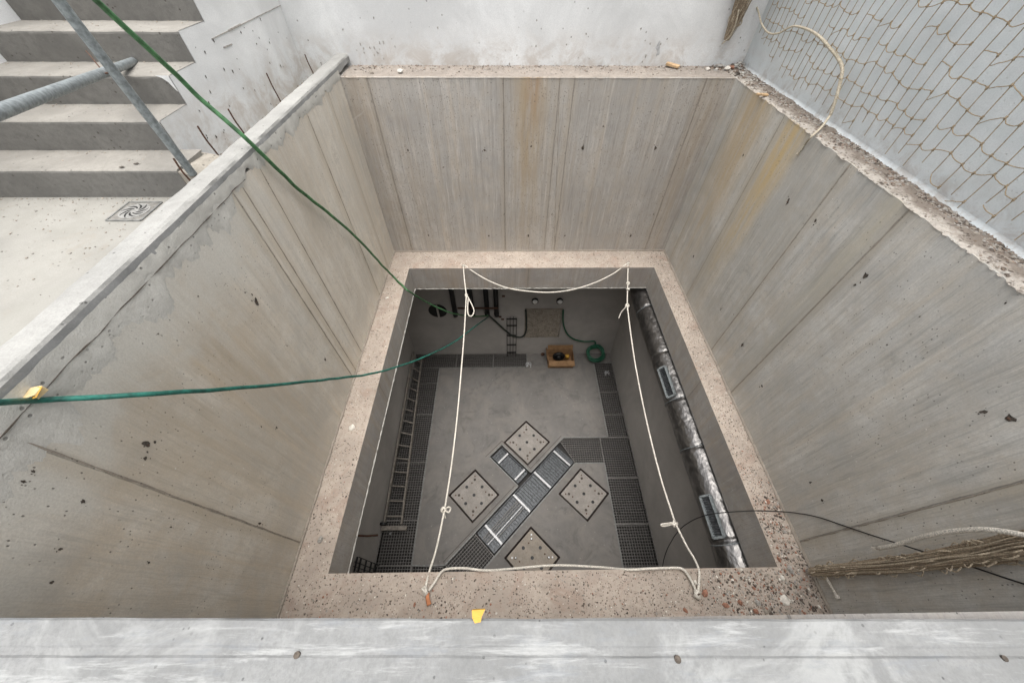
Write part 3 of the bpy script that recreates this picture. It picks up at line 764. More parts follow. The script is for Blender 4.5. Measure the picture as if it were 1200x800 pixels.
for (u,v,s_,mt,lab) in [(918,703,.045,'paleStone','flat white stone on the right end of the near ledge'),
     (916,677,.028,'paleStone','small white stone near the inner corner of the ledge'),
     (815,682,.020,'paleStone','white chip caught beside the right rope'),
     (413,501,.042,'paleStone','pinkish round lump on the left ledge'),
     (454,349,.030,'paleStone','white lump on the left ledge near its back corner'),
     (376,632,.048,'stone','flat grey stone on the left ledge near its front end'),
     (926,668,.050,'stone','grey rubble lump at the near right corner of the ledge'),
     (887,706,.030,'stone','grey lump beside the jagged brick fragment')]:
    chunk('rock', u, v, 3.217, s_, M[mt], lab, 'stone', None, .5)

# ------------------------------------------------------------------ chamber
cb = empty('chamber_wall', (.1, CY1+.1, ZF), 'grey back wall of the chamber with black ducts and a round opening', 'chamber wall')
MB().box((CX0-.3,CY1,ZF-.2),(CX1+.3,CY1+.25,ZS)).build('wall_body', M['chwall'], cb)
cr = empty('chamber_wall', (CX1+.1, 2.3, ZF), 'grey right wall of the chamber behind the foil duct', 'chamber wall')
MB().box((CX1,CY0,ZF-.2),(CX1+.25,CY1,ZS)).build('wall_body', M['chwall'], cr)
cl = empty('chamber_wall', (CX0-.1, 2.3, ZF), 'grey left wall of the chamber behind the ladder', 'chamber wall')
MB().box((CX0-.25,CY0,ZF-.2),(CX0,CY1,ZS)).build('wall_body', M['chwall'], cl)
cn = empty('chamber_wall', (.1, CY0-.1, ZF), 'near wall of the chamber under the curb, out of sight', 'chamber wall')
MB().box((CX0-.25,CY0-.25,ZF-.2),(CX1+.25,CY0,ZS)).build('wall_body', M['chwall'], cn)

YW = CY1
# round opening with a mullion
c0 = P(513, 364, Y=YW)
MB().disc(c0+Vector((0,.004,0)), (0,-1,0), .185, .012, 36).build('round_opening', M['black'], cb)
MB().box(c0+Vector((-.018,-.02,-.18)), c0+Vector((.018,-.009,.18))).build('opening_mullion', M['chwall'], cb)
# rough patch
m = MB(); x0, x1, z0, z1 = .385, 1.10, HC-5.97, HC-5.09
grid(m, (x0,YW-.012,z0), (x1-x0,0,0), (0,0,z1-z0), 60, 70, lambda p: .016*noise.fractal(Vector((p.x*11,p.z*11,0)),1,2,5)+.004)
m.build('rough_patch', M['patch'], cb)
m = MB()
for a, b in (((x0-.02,z0),(x0-.02,z1)),((x1+.02,z0),(x1+.02,z1)),((x0-.03,z1+.01),(x1+.03,z1+.01))):
    m.bar((a[0],YW-.01,a[1]),(b[0],YW-.01,b[1]), .02, .04, (0,1,0))
m.build('patch_frame', M['mortar_dk'], cb)
# small wall bits
for (u,v) in ((590,347),(586,371),(589,374)):
    p = P(u,v,Y=YW-.01); MB().box(p-Vector((.03,.012,.015)), p+Vector((.03,.01,.015))).build('wall_bracket', M['rust'], cb, False, .004)
# black vertical ducts
for k,(u,v,lab) in enumerate([(534,370,'leftmost of the four black pipes on the chamber back wall, beside the round opening'),(554,370,'second black pipe from the left on the chamber back wall, behind the hanging rope loop'),
       (571,369,'third black pipe from the left, where the green hoses meet'),(582,370,'rightmost of the four black pipes on the chamber back wall')]):
    p = P(u, v, Y=YW-.06); e = empty('wall_pipe', p, lab, 'pipe')
    MB().tube([p, (p.x,p.y,ZS)], .047, 14).build('pipe_body', M['black'], e, True)
    MB().tube([p+Vector((0,0,.02)), p+Vector((0,0,.08))], .053, 14).build('pipe_collar', M['black'], e, True)
pa, pb = P(536,361,Y=YW-.115), P(584,361,Y=YW-.115)
e = empty('pipe_rail', pa, 'thin brown rail across the four black pipes', 'rail'); MB().bar(pa, pb, .012, .04, (0,0,1)).build('rail_bar', M['rust'], e)
# lamps
for (u,v,lab) in ((627,353,'left one of two round white wall lights above the rough patch'),(656,353,'right one of two round white wall lights above the rough patch')):
    p = P(u,v,Y=YW-.03); e = empty('wall_lamp', p, lab, 'wall lamp')
    MB().disc(p+Vector((0,.03,0)), (0,-1,0), .065, .05, 24).build('lamp_housing', M['black'], e)
    m = MB(); vs = []
    q = p + Vector((0,-.022,.008))
    for j in range(7):
        a = j/6*math.pi/2
        for k in range(20): t = k*math.pi/10; vs.append(q+Vector((.052*math.cos(a)*math.cos(t), -.035*math.sin(a), .052*math.cos(a)*math.sin(t))))
    m.add(vs, [(j*20+k, j*20+(k+1)%20, (j+1)*20+(k+1)%20, (j+1)*20+k) for j in range(6) for k in range(20)])
    m.build('lamp_lens', simple('lamp_white', (.85,.84,.8), .4), e, True)
# wire trays on walls
def wire_tray(org, wdir, ldir, out, W, L, label):
    e = empty('wire_cable_tray', org, label, 'cable tray'); org = Vector(org); w_ = Vector(wdir); l_ = Vector(ldir); o = Vector(out)
    for i in range(4):
        a = org + w_*(W*i/3) + o*(.05 if i in (0,3) else .0); MB().tube([a, a + l_*L], .0065, 6).build('tray_wire', M['black'], e)
    for t in (.08, .30, .55, .8, .96):
        a = org + l_*(L*t) + o*.012; MB().bar(a - w_*.01, a + w_*(W+.01), .02, .02, o).build('tray_rung', M['black'], e)
q = P(594, 371, Y=YW-.03)
wire_tray((q.x,YW-.03,ZF), (1,0,0), (0,0,1), (0,-1,0), .20, q.z-ZF, 'upright wire cable tray on the back wall left of the rough patch')
a = P(417,651,X=CX0+.03); b = P(440,660,X=CX0+.03)
wire_tray((CX0+.03, b.y-.02, b.z-.05), (0,-1,0), (0,0,1), (1,0,0), .16, max(.35,a.z-b.z+.05), 'wire cable tray on the left chamber wall near the front')
a = P(414,627,X=CX0+.01); 
e = empty('wall_hook', a, 'rusty hook sticking out of the left chamber wall', 'hook')
MB().tube([a, a+Vector((.10,0,-.03)), a+Vector((.20,-.01,0)), a+Vector((.34,0,.0))], .014, 8).build('hook_rod', M['rust'], e)

# gratings ---------------------------------------------------------
def clip(poly, p, d):
    """segment of the line p + t d inside a convex polygon"""
    lo, hi = -99, 99; n_ = len(poly)
    A = sum(poly[i][0]*poly[(i+1)%n_][1]-poly[(i+1)%n_][0]*poly[i][1] for i in range(n_)); sg = 1 if A > 0 else -1
    for i in range(n_):
        a, b = poly[i], poly[(i+1)%n_]
        nx, ny = -(b[1]-a[1])*sg, (b[0]-a[0])*sg
        den = nx*d[0]+ny*d[1]; num = nx*(p[0]-a[0])+ny*(p[1]-a[1])
        if abs(den) < 1e-9:
            if num < 0: return None
            continue
        t = -num/den
        if den > 0: lo = max(lo, t)
        else: hi = min(hi, t)
    return (lo, hi) if hi-lo > .01 else None
def grating(poly, label, ang=0, pitch=.044, group='steel grating panels over the floor trenches'):
    cx = sum(p[0] for p in poly)/len(poly); cy = sum(p[1] for p in poly)/len(poly); zt = ZF-.004
    e = empty('floor_grating', (cx,cy,zt-.03), label, 'grating')
    for which, (w_, h_, dz) in enumerate(((.0065,.028,0),(.0055,.012,.002))):
        a = R(ang) + which*math.pi/2; d = (math.cos(a), math.sin(a)); q = (-d[1], d[0]); m = MB()
        for k in range(-110, 111):
            p = (cx+q[0]*pitch*(k+.5), cy+q[1]*pitch*(k+.5)); c = clip(poly, p, d)
            if c: m.bar((p[0]+d[0]*c[0],p[1]+d[1]*c[0],zt-dz-h_/2),(p[0]+d[0]*c[1],p[1]+d[1]*c[1],zt-dz-h_/2), w_, h_)
        m.build('bearing_bars' if which == 0 else 'cross_bars', M['steel'], e)
    m = MB()
    for i in range(len(poly)):
        a, b = poly[i], poly[(i+1)%len(poly)]; m.bar((a[0],a[1],zt-.014),(b[0],b[1],zt-.014), .010, .030)
    m.build('edge_frame', M['steel'], e)
def strip_y(x0, x1, ys_, labs):
    for (a,b),lab in zip(zip(ys_[:-1], ys_[1:]), labs):
        grating([(x0+.006,a+.006),(x1-.006,a+.006),(x1-.006,b-.006),(x0+.006,b-.006)], lab)
strip_y(CX0, -1.57, [.69,1.35,2.35,3.35,4.10,4.51], ['grating panel beside the foot of the ladder, left trench','second grating panel from the front in the left trench, under the ladder','third grating panel from the front in the left trench',
    'fourth grating panel from the front in the left trench','short last grating panel of the left trench, meeting the back trench'])
grating([(CX0+.006,.206),(-1.576,.206),(-1.576,.684),(CX0+.006,.684)], 'grating panel in the near left corner below the wire tray')
grating([(-1.564,.206),(-.846,.206),(-.55,.50),(-.73,.684),(-1.564,.684)][:2]+[(-1.3,.206),(-1.07,.664),(-1.564,.684)][1:], 'grating panel between the left trench and the diagonal channel')
for (a,b),lab in zip(((CX0,-1.2),(-1.2,-.35),(-.35,.44)), ('left grating panel of the back trench','middle grating panel of the back trench','right grating panel of the back trench under the wire tray')):
    grating([(a+.006,4.516),(b-.006,4.516),(b-.006,CY1-.006),(a+.006,CY1-.006)], lab)
strip_y(1.98, CX1, [2.815,3.30,3.85,4.62], ['right trench grating panel just behind the side branch','right trench grating panel holding a white scrap','right trench grating panel half under the green hose coil'])
strip_y(1.82, CX1, [-.29,.62,1.25,2.02,2.815], ['right trench grating panel hidden under the near ledge','frontmost visible grating panel of the right trench','second visible grating panel from the front in the right trench','wide right trench grating panel where the side branch joins'])
grating([(1.815,2.306),(1.815,2.809),(1.095,2.809),(1.02,2.74),(1.27,2.306)], 'side branch grating panel joining the right trench and the diagonal channel')
grating([K(1.72,.55),K(1.72,-.33),K(1.05,-.6),K(1.05,.55)], 'diamond-set grating panel at the front end of the diagonal channel', 45)
# trays in the diagonal channel -----------------------------------
def seg3(s0, t0, z0, s1, t1, z1): a = K(s0,t0); b = K(s1,t1); return (a[0],a[1],z0), (b[0],b[1],z1)
ch = empty('cable_channel', (*K(1.385,2.1), ZF-.1), 'diagonal ribbed steel cable channel crossing the floor between the four plates', 'cable channel')
zt = ZF-.045; s0, s1 = 1.10, 1.67
def tray(nm, s0, s1, t0, t1, along, par):
    m = MB(); P4 = [K(s0,t0),K(s1,t0),K(s1,t1),K(s0,t1)]
    m.add([(x,y,zt-.03) for x,y in P4], [(0,1,2,3)])
    L = (t1-t0) if along else (s1-s0); k = 0
    while k*.072 < L:
        c = k*.072 + U(0,.015)
        if along: a, b = seg3(s0,t0+c,zt-.018,s1,t0+c,zt-.018)
        else: a, b = seg3(s0+c,t0,zt-.018,s0+c,t1,zt-.018)
        m.bar(a, b, .022, .022); k += 1
    m.build(nm, M['dsteel'], par)
    m = MB()
    for q in ((s0,s1) if along else (t0,t1)):
        a, b = seg3(q,t0,ZF-.035,q,t1,ZF-.035) if along else seg3(s0,q,ZF-.035,s1,q,ZF-.035)
        m.bar(a, b, .012, .05)
    m.build('tray_side', M['dsteel'], par)
tray('ribbed_tray', s0, s1, .60, 1.83, True, ch); tray('ribbed_tray', s0, s1, 1.86, 2.60, True, ch); tray('ribbed_tray', s0, s1, 2.63, 3.58, True, ch)
for tt in (3.42, 2.62, 1.83, .85):
    m = MB(); a, b = seg3(s0,tt,ZF-.012,s1,tt,ZF-.012); m.bar(a, b, .035, .012)
    for q in (.1,.3,.5,.7,.9):
        p = Vector(a).lerp(Vector(b), q+U(-.04,.04)); m.disc(p+Vector((0,0,.004)), (0,0,1), U(.009,.018), .014, 8)
    m.build('clamp_bar', M['lsteel'], ch)
for q in (1.27,1.33,1.39,1.45,1.50):
    a, b = seg3(q,.62 if q>1.3 else .8,ZF-.03,q,1.80,ZF-.03); MB().bar(a, b, .010, .02).build('long_bar', M['steel'] if q != 1.33 else M['lsteel'], ch)
br = empty('cable_channel', (*K(2.25,2.3), ZF-.1), 'short steel cable channel branching off toward the upper left', 'cable channel')
tray('ribbed_tray', 1.80, 2.78, 2.12, 2.49, False, br)
for ss in (2.52, 1.90):
    m = MB(); a, b = seg3(ss,2.12,ZF-.012,ss,2.49,ZF-.012); m.bar(a, b, .03, .012)
    for q in (.2,.5,.85): m.disc(Vector(a).lerp(Vector(b), q)+Vector((0,0,.004)), (0,0,1), .012, .014, 8)
    m.build('clamp_bar', M['lsteel'], br)
# angle-iron edge of trenches
fr = empty('trench_edging', (1.0,2.3,ZF), 'steel angle edging round the floor trenches', 'edging')
for i in range(len(trench)):
    a, b = trench[i], trench[(i+1)%len(trench)]
    if abs(a[0]-CX0)+abs(b[0]-CX0) < .01 or abs(a[0]-CX1)+abs(b[0]-CX1) < .01 or abs(a[1]-CY1)+abs(b[1]-CY1) < .01: continue
    m = MB(); m.bar((a[0],a[1],ZF+.001),(b[0],b[1],ZF+.001), .022, .008)
    m.build('edge_angle', M['edging'], fr)
# concrete surround strips either side of the diagonal channel, a slightly lighter band with a groove
m = MB()
for sA, tA, tB in ((1.80,-.34,2.0),(1.80,2.62,3.9)):
    a, b = seg3(sA,tA,ZF+.002,sA,tB,ZF+.002); m.bar(a, b, .006, .004)
a, b = seg3(1.80,2.62,ZF+.002,2.89,2.62,ZF+.002); m.bar(a,b,.006,.004)
a, b = seg3(2.89,1.99,ZF+.002,2.89,2.62,ZF+.002); m.bar(a,b,.006,.004)
m.build('groove_line', M['seam'], fr)

# base plates ------------------------------------------------------
PLab = ['square bolt plate nearest the back wall, tip pointing at the cable channel','square bolt plate on the left side of the cable channel','square bolt plate on the right, beside the right trench','oily square bolt plate at the front, half hidden by the near ledge, with shiny bolts']
for k,((x,y),lab) in enumerate(zip(PL, PLab)):
    e = empty('base_plate', (x,y,ZF-.05), lab, 'base plate'); mt = M['plate_oily'] if k == 3 else M['plate']
    r0 = .418; zt2 = ZF-.006
    m = MB(); m.add([(x+r0,y,zt2),(x,y+r0,zt2),(x-r0,y,zt2),(x,y-r0,zt2),(x+r0,y,zt2-.1),(x,y+r0,zt2-.1),(x-r0,y,zt2-.1),(x,y-r0,zt2-.1)], [(0,1,2,3),(0,4,5,1),(1,5,6,2),(2,6,7,3),(3,7,4,0)])
    m.build('plate_body', mt, e)
    m = MB()
    for i in range(4):
        a = R(90*i); b = R(90*(i+1)); q = .452
        m.bar((x+q*math.cos(a),y+q*math.sin(a),ZF-.01),(x+q*math.cos(b),y+q*math.sin(b),ZF-.01), .014, .03)
    m.build('plate_surround', M['seam'], e)
    hs = [(0,0)] + [(.14*a,.14*b) for a in (-1,1) for b in (-1,1)]
    for (a,b) in hs: MB().disc((x+a,y+b,zt2-.002),(0,0,1),.027,.0035,14).build('plate_hole', M['black'], e)
    for (a,b) in ((.29,0),(-.29,0),(0,.29),(0,-.29)):
        dd = Vector((a,b,0)).normalized(); tt_ = Vector((-dd.y,dd.x,0))
        MB().disc((x+a*.93,y+b*.93,zt2-.002),(0,0,1),.023,.0035,12).build('plate_hole', M['hole'], e)
        c = Vector((x+a*1.13,y+b*1.13,zt2)); mb_ = M['lsteel'] if k == 3 else M['rust']; hh = .03 if k == 3 else .006
        MB().disc(c,(0,0,1),.014,hh,6).build('bolt', mb_, e)
        c = Vector((x+a*.72,y+b*.72,zt2)) + tt_*.05
        MB().disc(c,(0,0,1),.013,.006,10).build('bolt', M['rust'], e)
        if k == 3: MB().disc((x+a*.93,y+b*.93,zt2+.002),(0,0,1),.014,.03,6).build('bolt', mb_, e)

# ladder -----------------------------------------------------------
ld = empty('ladder', (CX0+.2, 2.8, ZF), 'dull ladder lying on edge along the left trench against the wall', 'ladder')
A0, B0 = Vector((CX0+.05,1.28,ZF+.05)), Vector((CX0+.34,1.28,ZF+.04)); A1, B1 = Vector((CX0+.04,4.72,ZF+.33)), Vector((CX0+.17,4.72,ZF+.05))
MB().bar(A0, A1, .028, .06).build('rail', M['oldwood'], ld); MB().bar(B0, B1, .028, .06).build('rail', M['oldwood'], ld)
for k in range(14):
    t = (k+.5)/14; MB().tube([A0.lerp(A1,t), B0.lerp(B1,t)], .014, 8).build('rung', M['oldwood'], ld)
MB().bar(A0+Vector((-.03,-.06,.01)), B0+Vector((.10,-.06,.01)), .07, .05).build('foot_bar', M['oldwood'], ld)
MB().disc(A0+Vector((.0,-.02,.05)), (0,1,0), .06, .035, 18).build('wheel', M['black'], ld)

# duct -------------------------------------------------------------
DX, DZ, DR = 2.15, HC-3.84, .19
du = empty('foil_duct', (DX, 2.2, DZ), 'long crinkled silver foil duct hung under the right edge of the opening', 'duct')
m = MB(); na, nl = 56, 330; vs = []
for j in range(nl+1):
    y = -.2 + 5.05*j/nl
    for i in range(na):
        a = 2*math.pi*i/na
        q = noise.fractal(Vector((math.cos(a)*2.6, y*7.5, math.sin(a)*2.6)), .8, 2.1, 4)
        q = abs(q); pin = sum(.012*math.exp(-((y-yy)/.02)**2) for yy in (.55,1.45,2.05,2.75,3.6))
        rr = DR*(1 - .030*q) - pin
        vs.append((DX+rr*math.cos(a), y, DZ+rr*math.sin(a)))
m.add(vs, [(j*na+i, (j+1)*na+i, (j+1)*na+(i+1)%na, j*na+(i+1)%na) for j in range(nl) for i in range(na)])
m.build('duct_skin', M['foil'], du, True)
for y in (.53,1.47,2.07,3.6):
    pts = [(DX+(DR+.000)*math.cos(t), y+.015*math.sin(t*2), DZ+(DR+.000)*math.sin(t)) for t in [k*math.pi/16 for k in range(33)]]
    MB().tube(pts, .0038, 6, False).build('duct_strap', M['galv'], du)
pa, pb = P(757,412,X=CX1-.55), P(770,378,h=3.68)
def grille(yc, L, W, ang, lab=None):
    a = R(ang); n_ = Vector((math.cos(a),0,math.sin(a))); c = Vector((DX,yc,DZ)) + n_*(DR+.02); w_ = Vector((-n_.z,0,n_.x))
    m = MB()
    for s_ in (-1,1):
        m.bar(c+w_*(s_*W/2)+Vector((0,-L/2,0)), c+w_*(s_*W/2)+Vector((0,L/2,0)), .02, .035, n_)
        m.bar(c+w_*(-W/2)+Vector((0,s_*L/2,0)), c+w_*(W/2)+Vector((0,s_*L/2,0)), .02, .035, n_)
    m.build('grille_frame', M['galv'], du)
    m = MB(); k = 0
    N_ = int(L/.022)
    for k in range(N_):
        yy = yc - L/2 + .012 + (L-.02)*k/N_; m.bar(Vector((c.x,yy,c.z))-w_*(W/2-.008), Vector((c.x,yy,c.z))+w_*(W/2-.008), .004, .018, n_)
    m.bar(c-n_*.014+Vector((0,-L/2+.01,0)), c-n_*.014+Vector((0,L/2-.01,0)), W-.02, .003, n_)
    m.build('grille_slats', M['dsteel'], du)
gy = lambda u0,v0,u1,v1: (P(u0,v0,X=1.99).y, P(u1,v1,X=1.99).y)
for q4, an in (((819,586,835,633),142),((773,436,784,469),142)):
    ya, yb_ = gy(*q4); grille((ya+yb_)/2, abs(ya-yb_), .10, an)

# box --------------------------------------------------------------
bl, brr = P(642,431,h=6.6), P(671,430,h=6.6); bw = brr.x-bl.x; by = bl.y; bd = .33; bh = .27
bx = empty('cardboard_box', (bl.x+bw/2, by+bd/2, ZF), 'open brown cardboard box against the chamber back wall with things inside', 'box')
m = MB(); t = .006; x0, x1 = bl.x, brr.x
m.box((x0,by,ZF),(x1,by+t,ZF+bh)); m.box((x0,by+bd-t,ZF),(x1,by+bd,ZF+bh)); m.box((x0,by+t,ZF),(x0+t,by+bd-t,ZF+bh)); m.box((x1-t,by+t,ZF),(x1,by+bd-t,ZF+bh)); m.box((x0+t,by+t,ZF),(x1-t,by+bd-t,ZF+t))
m.build('box_body', M['card'], bx)
m = MB(); m.add([(x0,by,ZF+bh),(x1,by,ZF+bh),(x1+.02,by-.07,ZF+bh-.10),(x0+.02,by-.07,ZF+bh-.10)], [(0,1,2,3)]); m.add([(x0,by+bd,ZF+bh),(x1,by+bd,ZF+bh),(x1,by+bd+.03,ZF+bh+.12),(x0,by+bd+.03,ZF+bh+.12)], [(0,1,2,3)])
m.add([(x0,by,ZF+bh),(x0,by+bd,ZF+bh),(x0-.05,by+bd,ZF+bh+.08),(x0-.05,by+.02,ZF+bh+.08)], [(0,1,2,3)])
m.build('flap', M['card'], bx)
MB().box((x0+bw*.55,by-.003,ZF+.16),(x0+bw*.78,by-.001,ZF+.2)).build('box_label', M['paleStone'], bx)
p = Vector((x0+bw*.42, by+bd*.5, ZF+bh-.05)); m = MB()
m.tube([p+Vector((.10*math.cos(a),.0,.10*math.sin(a))) for a in [k*math.pi/9 for k in range(19)]], .04, 10, False); m.rock(p, .09, .9)
tag(m.build('black_tool', M['black'], None, True), 'black rounded tool lying in the cardboard box', 'tool')
p = Vector((x0+bw*.74, by+bd*.36, ZF+bh-.06)); m = MB(); m.tube([p, p+Vector((0,0,.10)), p+Vector((0,.01,.12))], .045, 12)
tag(m.build('yellow_can', M['yellow'], None, True), 'yellow can standing in the cardboard box', 'can')
p = P(636,414,Y=4.84); tag(MB().disc(p-Vector((0,0,0)),(0,-1,0),.04,.04,14).build('valve', M['rust']), 'small dark round fitting left of the cardboard box', 'fitting')
# white scraps
def scrap(u, v, h, s_, label, mat='lsteel'):
    p = P(u,v,h=h); m = MB()
    for k in range(4):
        q = Vector((U(-s_,s_),U(-s_,s_),0)); m.tube(spline([p+q+Vector((0,0,.01)), p+Vector((U(-s_,s_),U(-s_,s_),.04)), p-q+Vector((0,0,.012))],6), s_*.16, 6)
    tag(m.build('scrap', M[mat], None, True), label, 'scrap')
scrap(619, 428, 6.59, .07, 'crumpled white scrap at the right end of the back grating')
scrap(711, 438, 6.58, .05, 'white scrap lying on the right trench grating')
scrap(458, 625, 6.58, .02, 'tiny white scrap on the left trench grating')
scrap(725, 600, 6.59, .012, 'tiny dark clod on the chamber floor beside the right plate', 'dkstone')

# ------------------------------------------------------------------ hoses
def line_thing(name, pts, r, mat, label, cat, seg=10, n_=10, rad=None, part=None):
    sp_ = spline(pts, n_)
    sp_ = [p + Vector((noise.noise(p*7), noise.noise(p*7+Vector((9,0,0))), noise.noise(p*7+Vector((0,9,0)))))*r*.45 for p in sp_]
    m = MB().tube(sp_, r, seg, True, rad); o = m.build(name, mat, None, True); return tag(o, label, cat)
ph = P(572,370,Y=YW-.13)
hp = [P(-10,-112,t=1.16), P(60,-48,t=1.33), P(112,0,t=1.50), P(170,53,t=1.72), P(232,113,t=2.02), P(294,168,h=.968), P(350,222,X=-1.645), P(400,262,X=-1.625), P(430,291,X=-1.605), P(448,311,X=-1.59), P(460,323,h=3.185), P(467,330,h=3.195), P(474,337,h=3.20), P(482,343,h=3.30), P(500,354,h=3.9), P(530,367,t=5.9), ph+Vector((-.25,-.02,.01)), ph]
line_thing('garden_hose', hp, .013, M['green'], 'bright green hose running down from the stairs side over the curb into the chamber', 'hose', 12)
tp = [P(-60,474,t=1.0), P(0,471.5,t=1.08), P(45,469,h=1.10), P(110,465.5,X=-1.60), P(200,460,X=-1.50), P(300,453,X=-1.48), P(400,442.5,X=-1.44), P(443,436,t=3.6), P(490,421,t=4.4), P(530,402,t=5.3), P(556,383,t=6.0), ph+Vector((.0,-.02,-.01))]
line_thing('garden_hose', tp, .0105, M['teal'], 'teal hose entering from the left edge beside the yellow tape and sagging into the chamber', 'hose', 12)
yb = YW-.05
line_thing('garden_hose', [ph+Vector((.0,.02,.01)), P(580,376,Y=yb), P(592,387,Y=yb), P(601,393,Y=yb), P(610,395,Y=yb), P(616,389,Y=yb), P(617,376,Y=yb), P(616,363,Y=yb)], .018, M['blackhose'], 'dark hose dipping below the black pipes and up beside the rough patch', 'hose')
cc = P(698,414,Y=4.72); cc.z = max(cc.z, ZF+.2)
pts = [P(660,363,Y=yb), P(660,378,Y=yb), P(664,390,Y=yb), P(672,397,Y=yb), P(684,400,Y=yb), P(697,400,Y=yb-.02)]
fwd = Vector((0,-.42,.9)).normalized(); sx = Vector((1,0,0)); sy = fwd.cross(sx)
n0 = len(pts)
for k in range(0, 13*7):
    a = math.pi/2 - 2*math.pi*k/13; q = .175+.028*math.sin(k*.43)+.012*math.cos(k*1.1)
    pts.append(cc + sx*(q*math.cos(a)) + sy*(q*math.sin(a)*.95) + fwd*(.006*k/6 - .02+.012*math.sin(k*.9)))
m = MB().tube(spline(pts, 4), .0165, 8); tag(m.build('hose_coil', M['dkgreen'], None, True), 'dark green hose coiled in the back right corner of the chamber floor', 'hose')

# yellow tapes
p = P(45,464,h=1.085); e = empty('tape_scrap', p, 'yellow tape scrap tucked over the teal hose on the left wall', 'tape')
m = MB(); m.add([p+Vector(v) for v in ((-.055,-.012,.012),(-.005,-.018,.020),(.0,.022,.028),(-.04,.02,.018),(.022,-.012,.026),(.030,.022,.034),(.034,.018,.012),(.02,-.016,.006))], [(0,1,2,3),(1,4,5,2),(4,7,6,5)]); m.build('tape_strip', M['yellow_pale'], e)
m = MB(); m.add([p+Vector(v) for v in ((.0,-.02,.010),(.028,-.017,.020),(.038,.016,.036),(.010,.020,.030))], [(0,1,2,3)]); m.build('tape_fold', M['yellow'], e)
p = P(560,721,h=.98); e = empty('tape_scrap', p, 'yellow tape scrap poking over the edge of the near curb', 'tape')
m = MB(); m.add([p+Vector(v) for v in ((-.014,.010,.002),(.016,.011,.004),(.009,-.002,.008),(-.012,-.004,.004),(.007,-.011,.003),(-.006,-.013,.002),(-.012,.012,-.009),(.015,.013,-.012))], [(0,1,2,3),(3,2,4,5),(6,7,1,0)]); m.build('tape_strip', M['yellow'], e)

# ------------------------------------------------------------------ ropes round the opening
def rope_thing(name, label, cat, segs, knots=(), tails=(), r=.009, mat='rope'):
    e = empty(name, segs[0][0], label, cat)
    for s_ in segs: MB().tube(spline(s_, 10), r, 8).build('rope_length', M[mat], e, True)
    for (k, kr) in knots:
        m = MB()
        for q in range(3):
            ax = Vector((U(-1,1),U(-1,1),U(-1,1))).normalized(); a1 = ax.orthogonal().normalized(); a2 = ax.cross(a1)
            m.tube([Vector(k)+(a1*math.cos(t)+a2*math.sin(t))*kr for t in [i*math.pi/6 for i in range(13)]], r*1.05, 7, False)
        m.build('knot', M[mat], e, True)
    for t_ in tails: MB().tube(spline(t_, 6), r*.85, 7).build('loose_end', M[mat], e, True)
    return e
h1 = P(543,311,h=3.20); h2 = P(736,308,h=3.20); h3 = P(498,692,h=3.19); h4 = P(817,696,h=3.19)
mid = lambda u, v, h: P(u, v, h=h)
L1 = [h1, mid(544,325,3.3), mid(546.5,346,3.42)]
L2 = [mid(546.5,346,3.42), mid(544,390,3.62), mid(540,440,3.78), mid(535.5,490,3.83), mid(529,545,3.75), mid(521,597,3.55)]
L3 = [mid(521,597,3.55), mid(512,640,3.38), mid(503,670,3.24), mid(498,690,3.19)]
rope_thing('white_rope', 'white rope stretched across the left part of the opening with a loop near its top', 'rope', [L1, L2, L3],
    [(mid(546.5,346,3.42),.016),(mid(520,597,3.55),.022),(h3,.026)],
    [[mid(547,346,3.42), mid(552,355,3.45), mid(555.5,364,3.50), mid(553,370,3.52), mid(549,369,3.52), mid(548,360,3.48), mid(549,348,3.43)],
     [mid(521,597,3.55), mid(525,594,3.5), mid(528,595,3.52), mid(526,600,3.54), mid(522,598,3.55)], [mid(521,598,3.55), mid(521,603,3.58), mid(522,607,3.6)]])
R1 = [h2, mid(735.5,330,3.32), mid(735,358,3.45)]
R2 = [mid(735,358,3.45), mid(739,390,3.58), mid(745,430,3.68), mid(757,490,3.72), mid(773,555,3.62), mid(791,612,3.48)]
R3 = [mid(791,612,3.48), mid(805,640,3.36), mid(814,655,3.28), mid(819,668,3.22), mid(819,682,3.19), mid(818,695,3.19)]
rope_thing('white_rope', 'white rope along the right part of the opening, tied with several knots', 'rope', [R1, R2, R3],
    [(mid(736,332,3.33),.018),(mid(736,339,3.35),.015),(mid(735,358,3.45),.022),(mid(790,613,3.48),.026),(h4,.024)],
    [[mid(734,359,3.45), mid(728,366,3.55), mid(725,373,3.62)], [mid(790,613,3.48), mid(783,615,3.47), mid(776,616,3.46), mid(775,614,3.44), mid(782,613,3.45), mid(790,612,3.47)]])
rope_thing('white_rope', 'white rope sagging along the back edge of the opening', 'rope',
    [[h1+Vector((.02,0,.0)), mid(557,320,3.28), mid(575,330,3.36), mid(597,338,3.42), mid(622,341.5,3.46), mid(645,342.5,3.46), mid(670,339.5,3.43), mid(695,332,3.36), mid(718,321,3.27), h2]], [(h1,.014),(h2,.014)])
yo = OY0-.0
rope_thing('white_rope', 'white rope lying along the near edge of the opening between two knots', 'rope',
    [[h3+Vector((.03,.0,.01)), mid(510,681,3.19), mid(517,670,3.18), mid(526,666,3.17), mid(545,665.5,3.18), mid(570,668,3.20), mid(600,666,3.33), mid(650,662,3.5), mid(700,664,3.4), mid(735,667,3.2), mid(760,666,3.18), mid(785,665,3.18), mid(799,666,3.18), mid(806,673,3.185), mid(812,684,3.19), h4]], [])
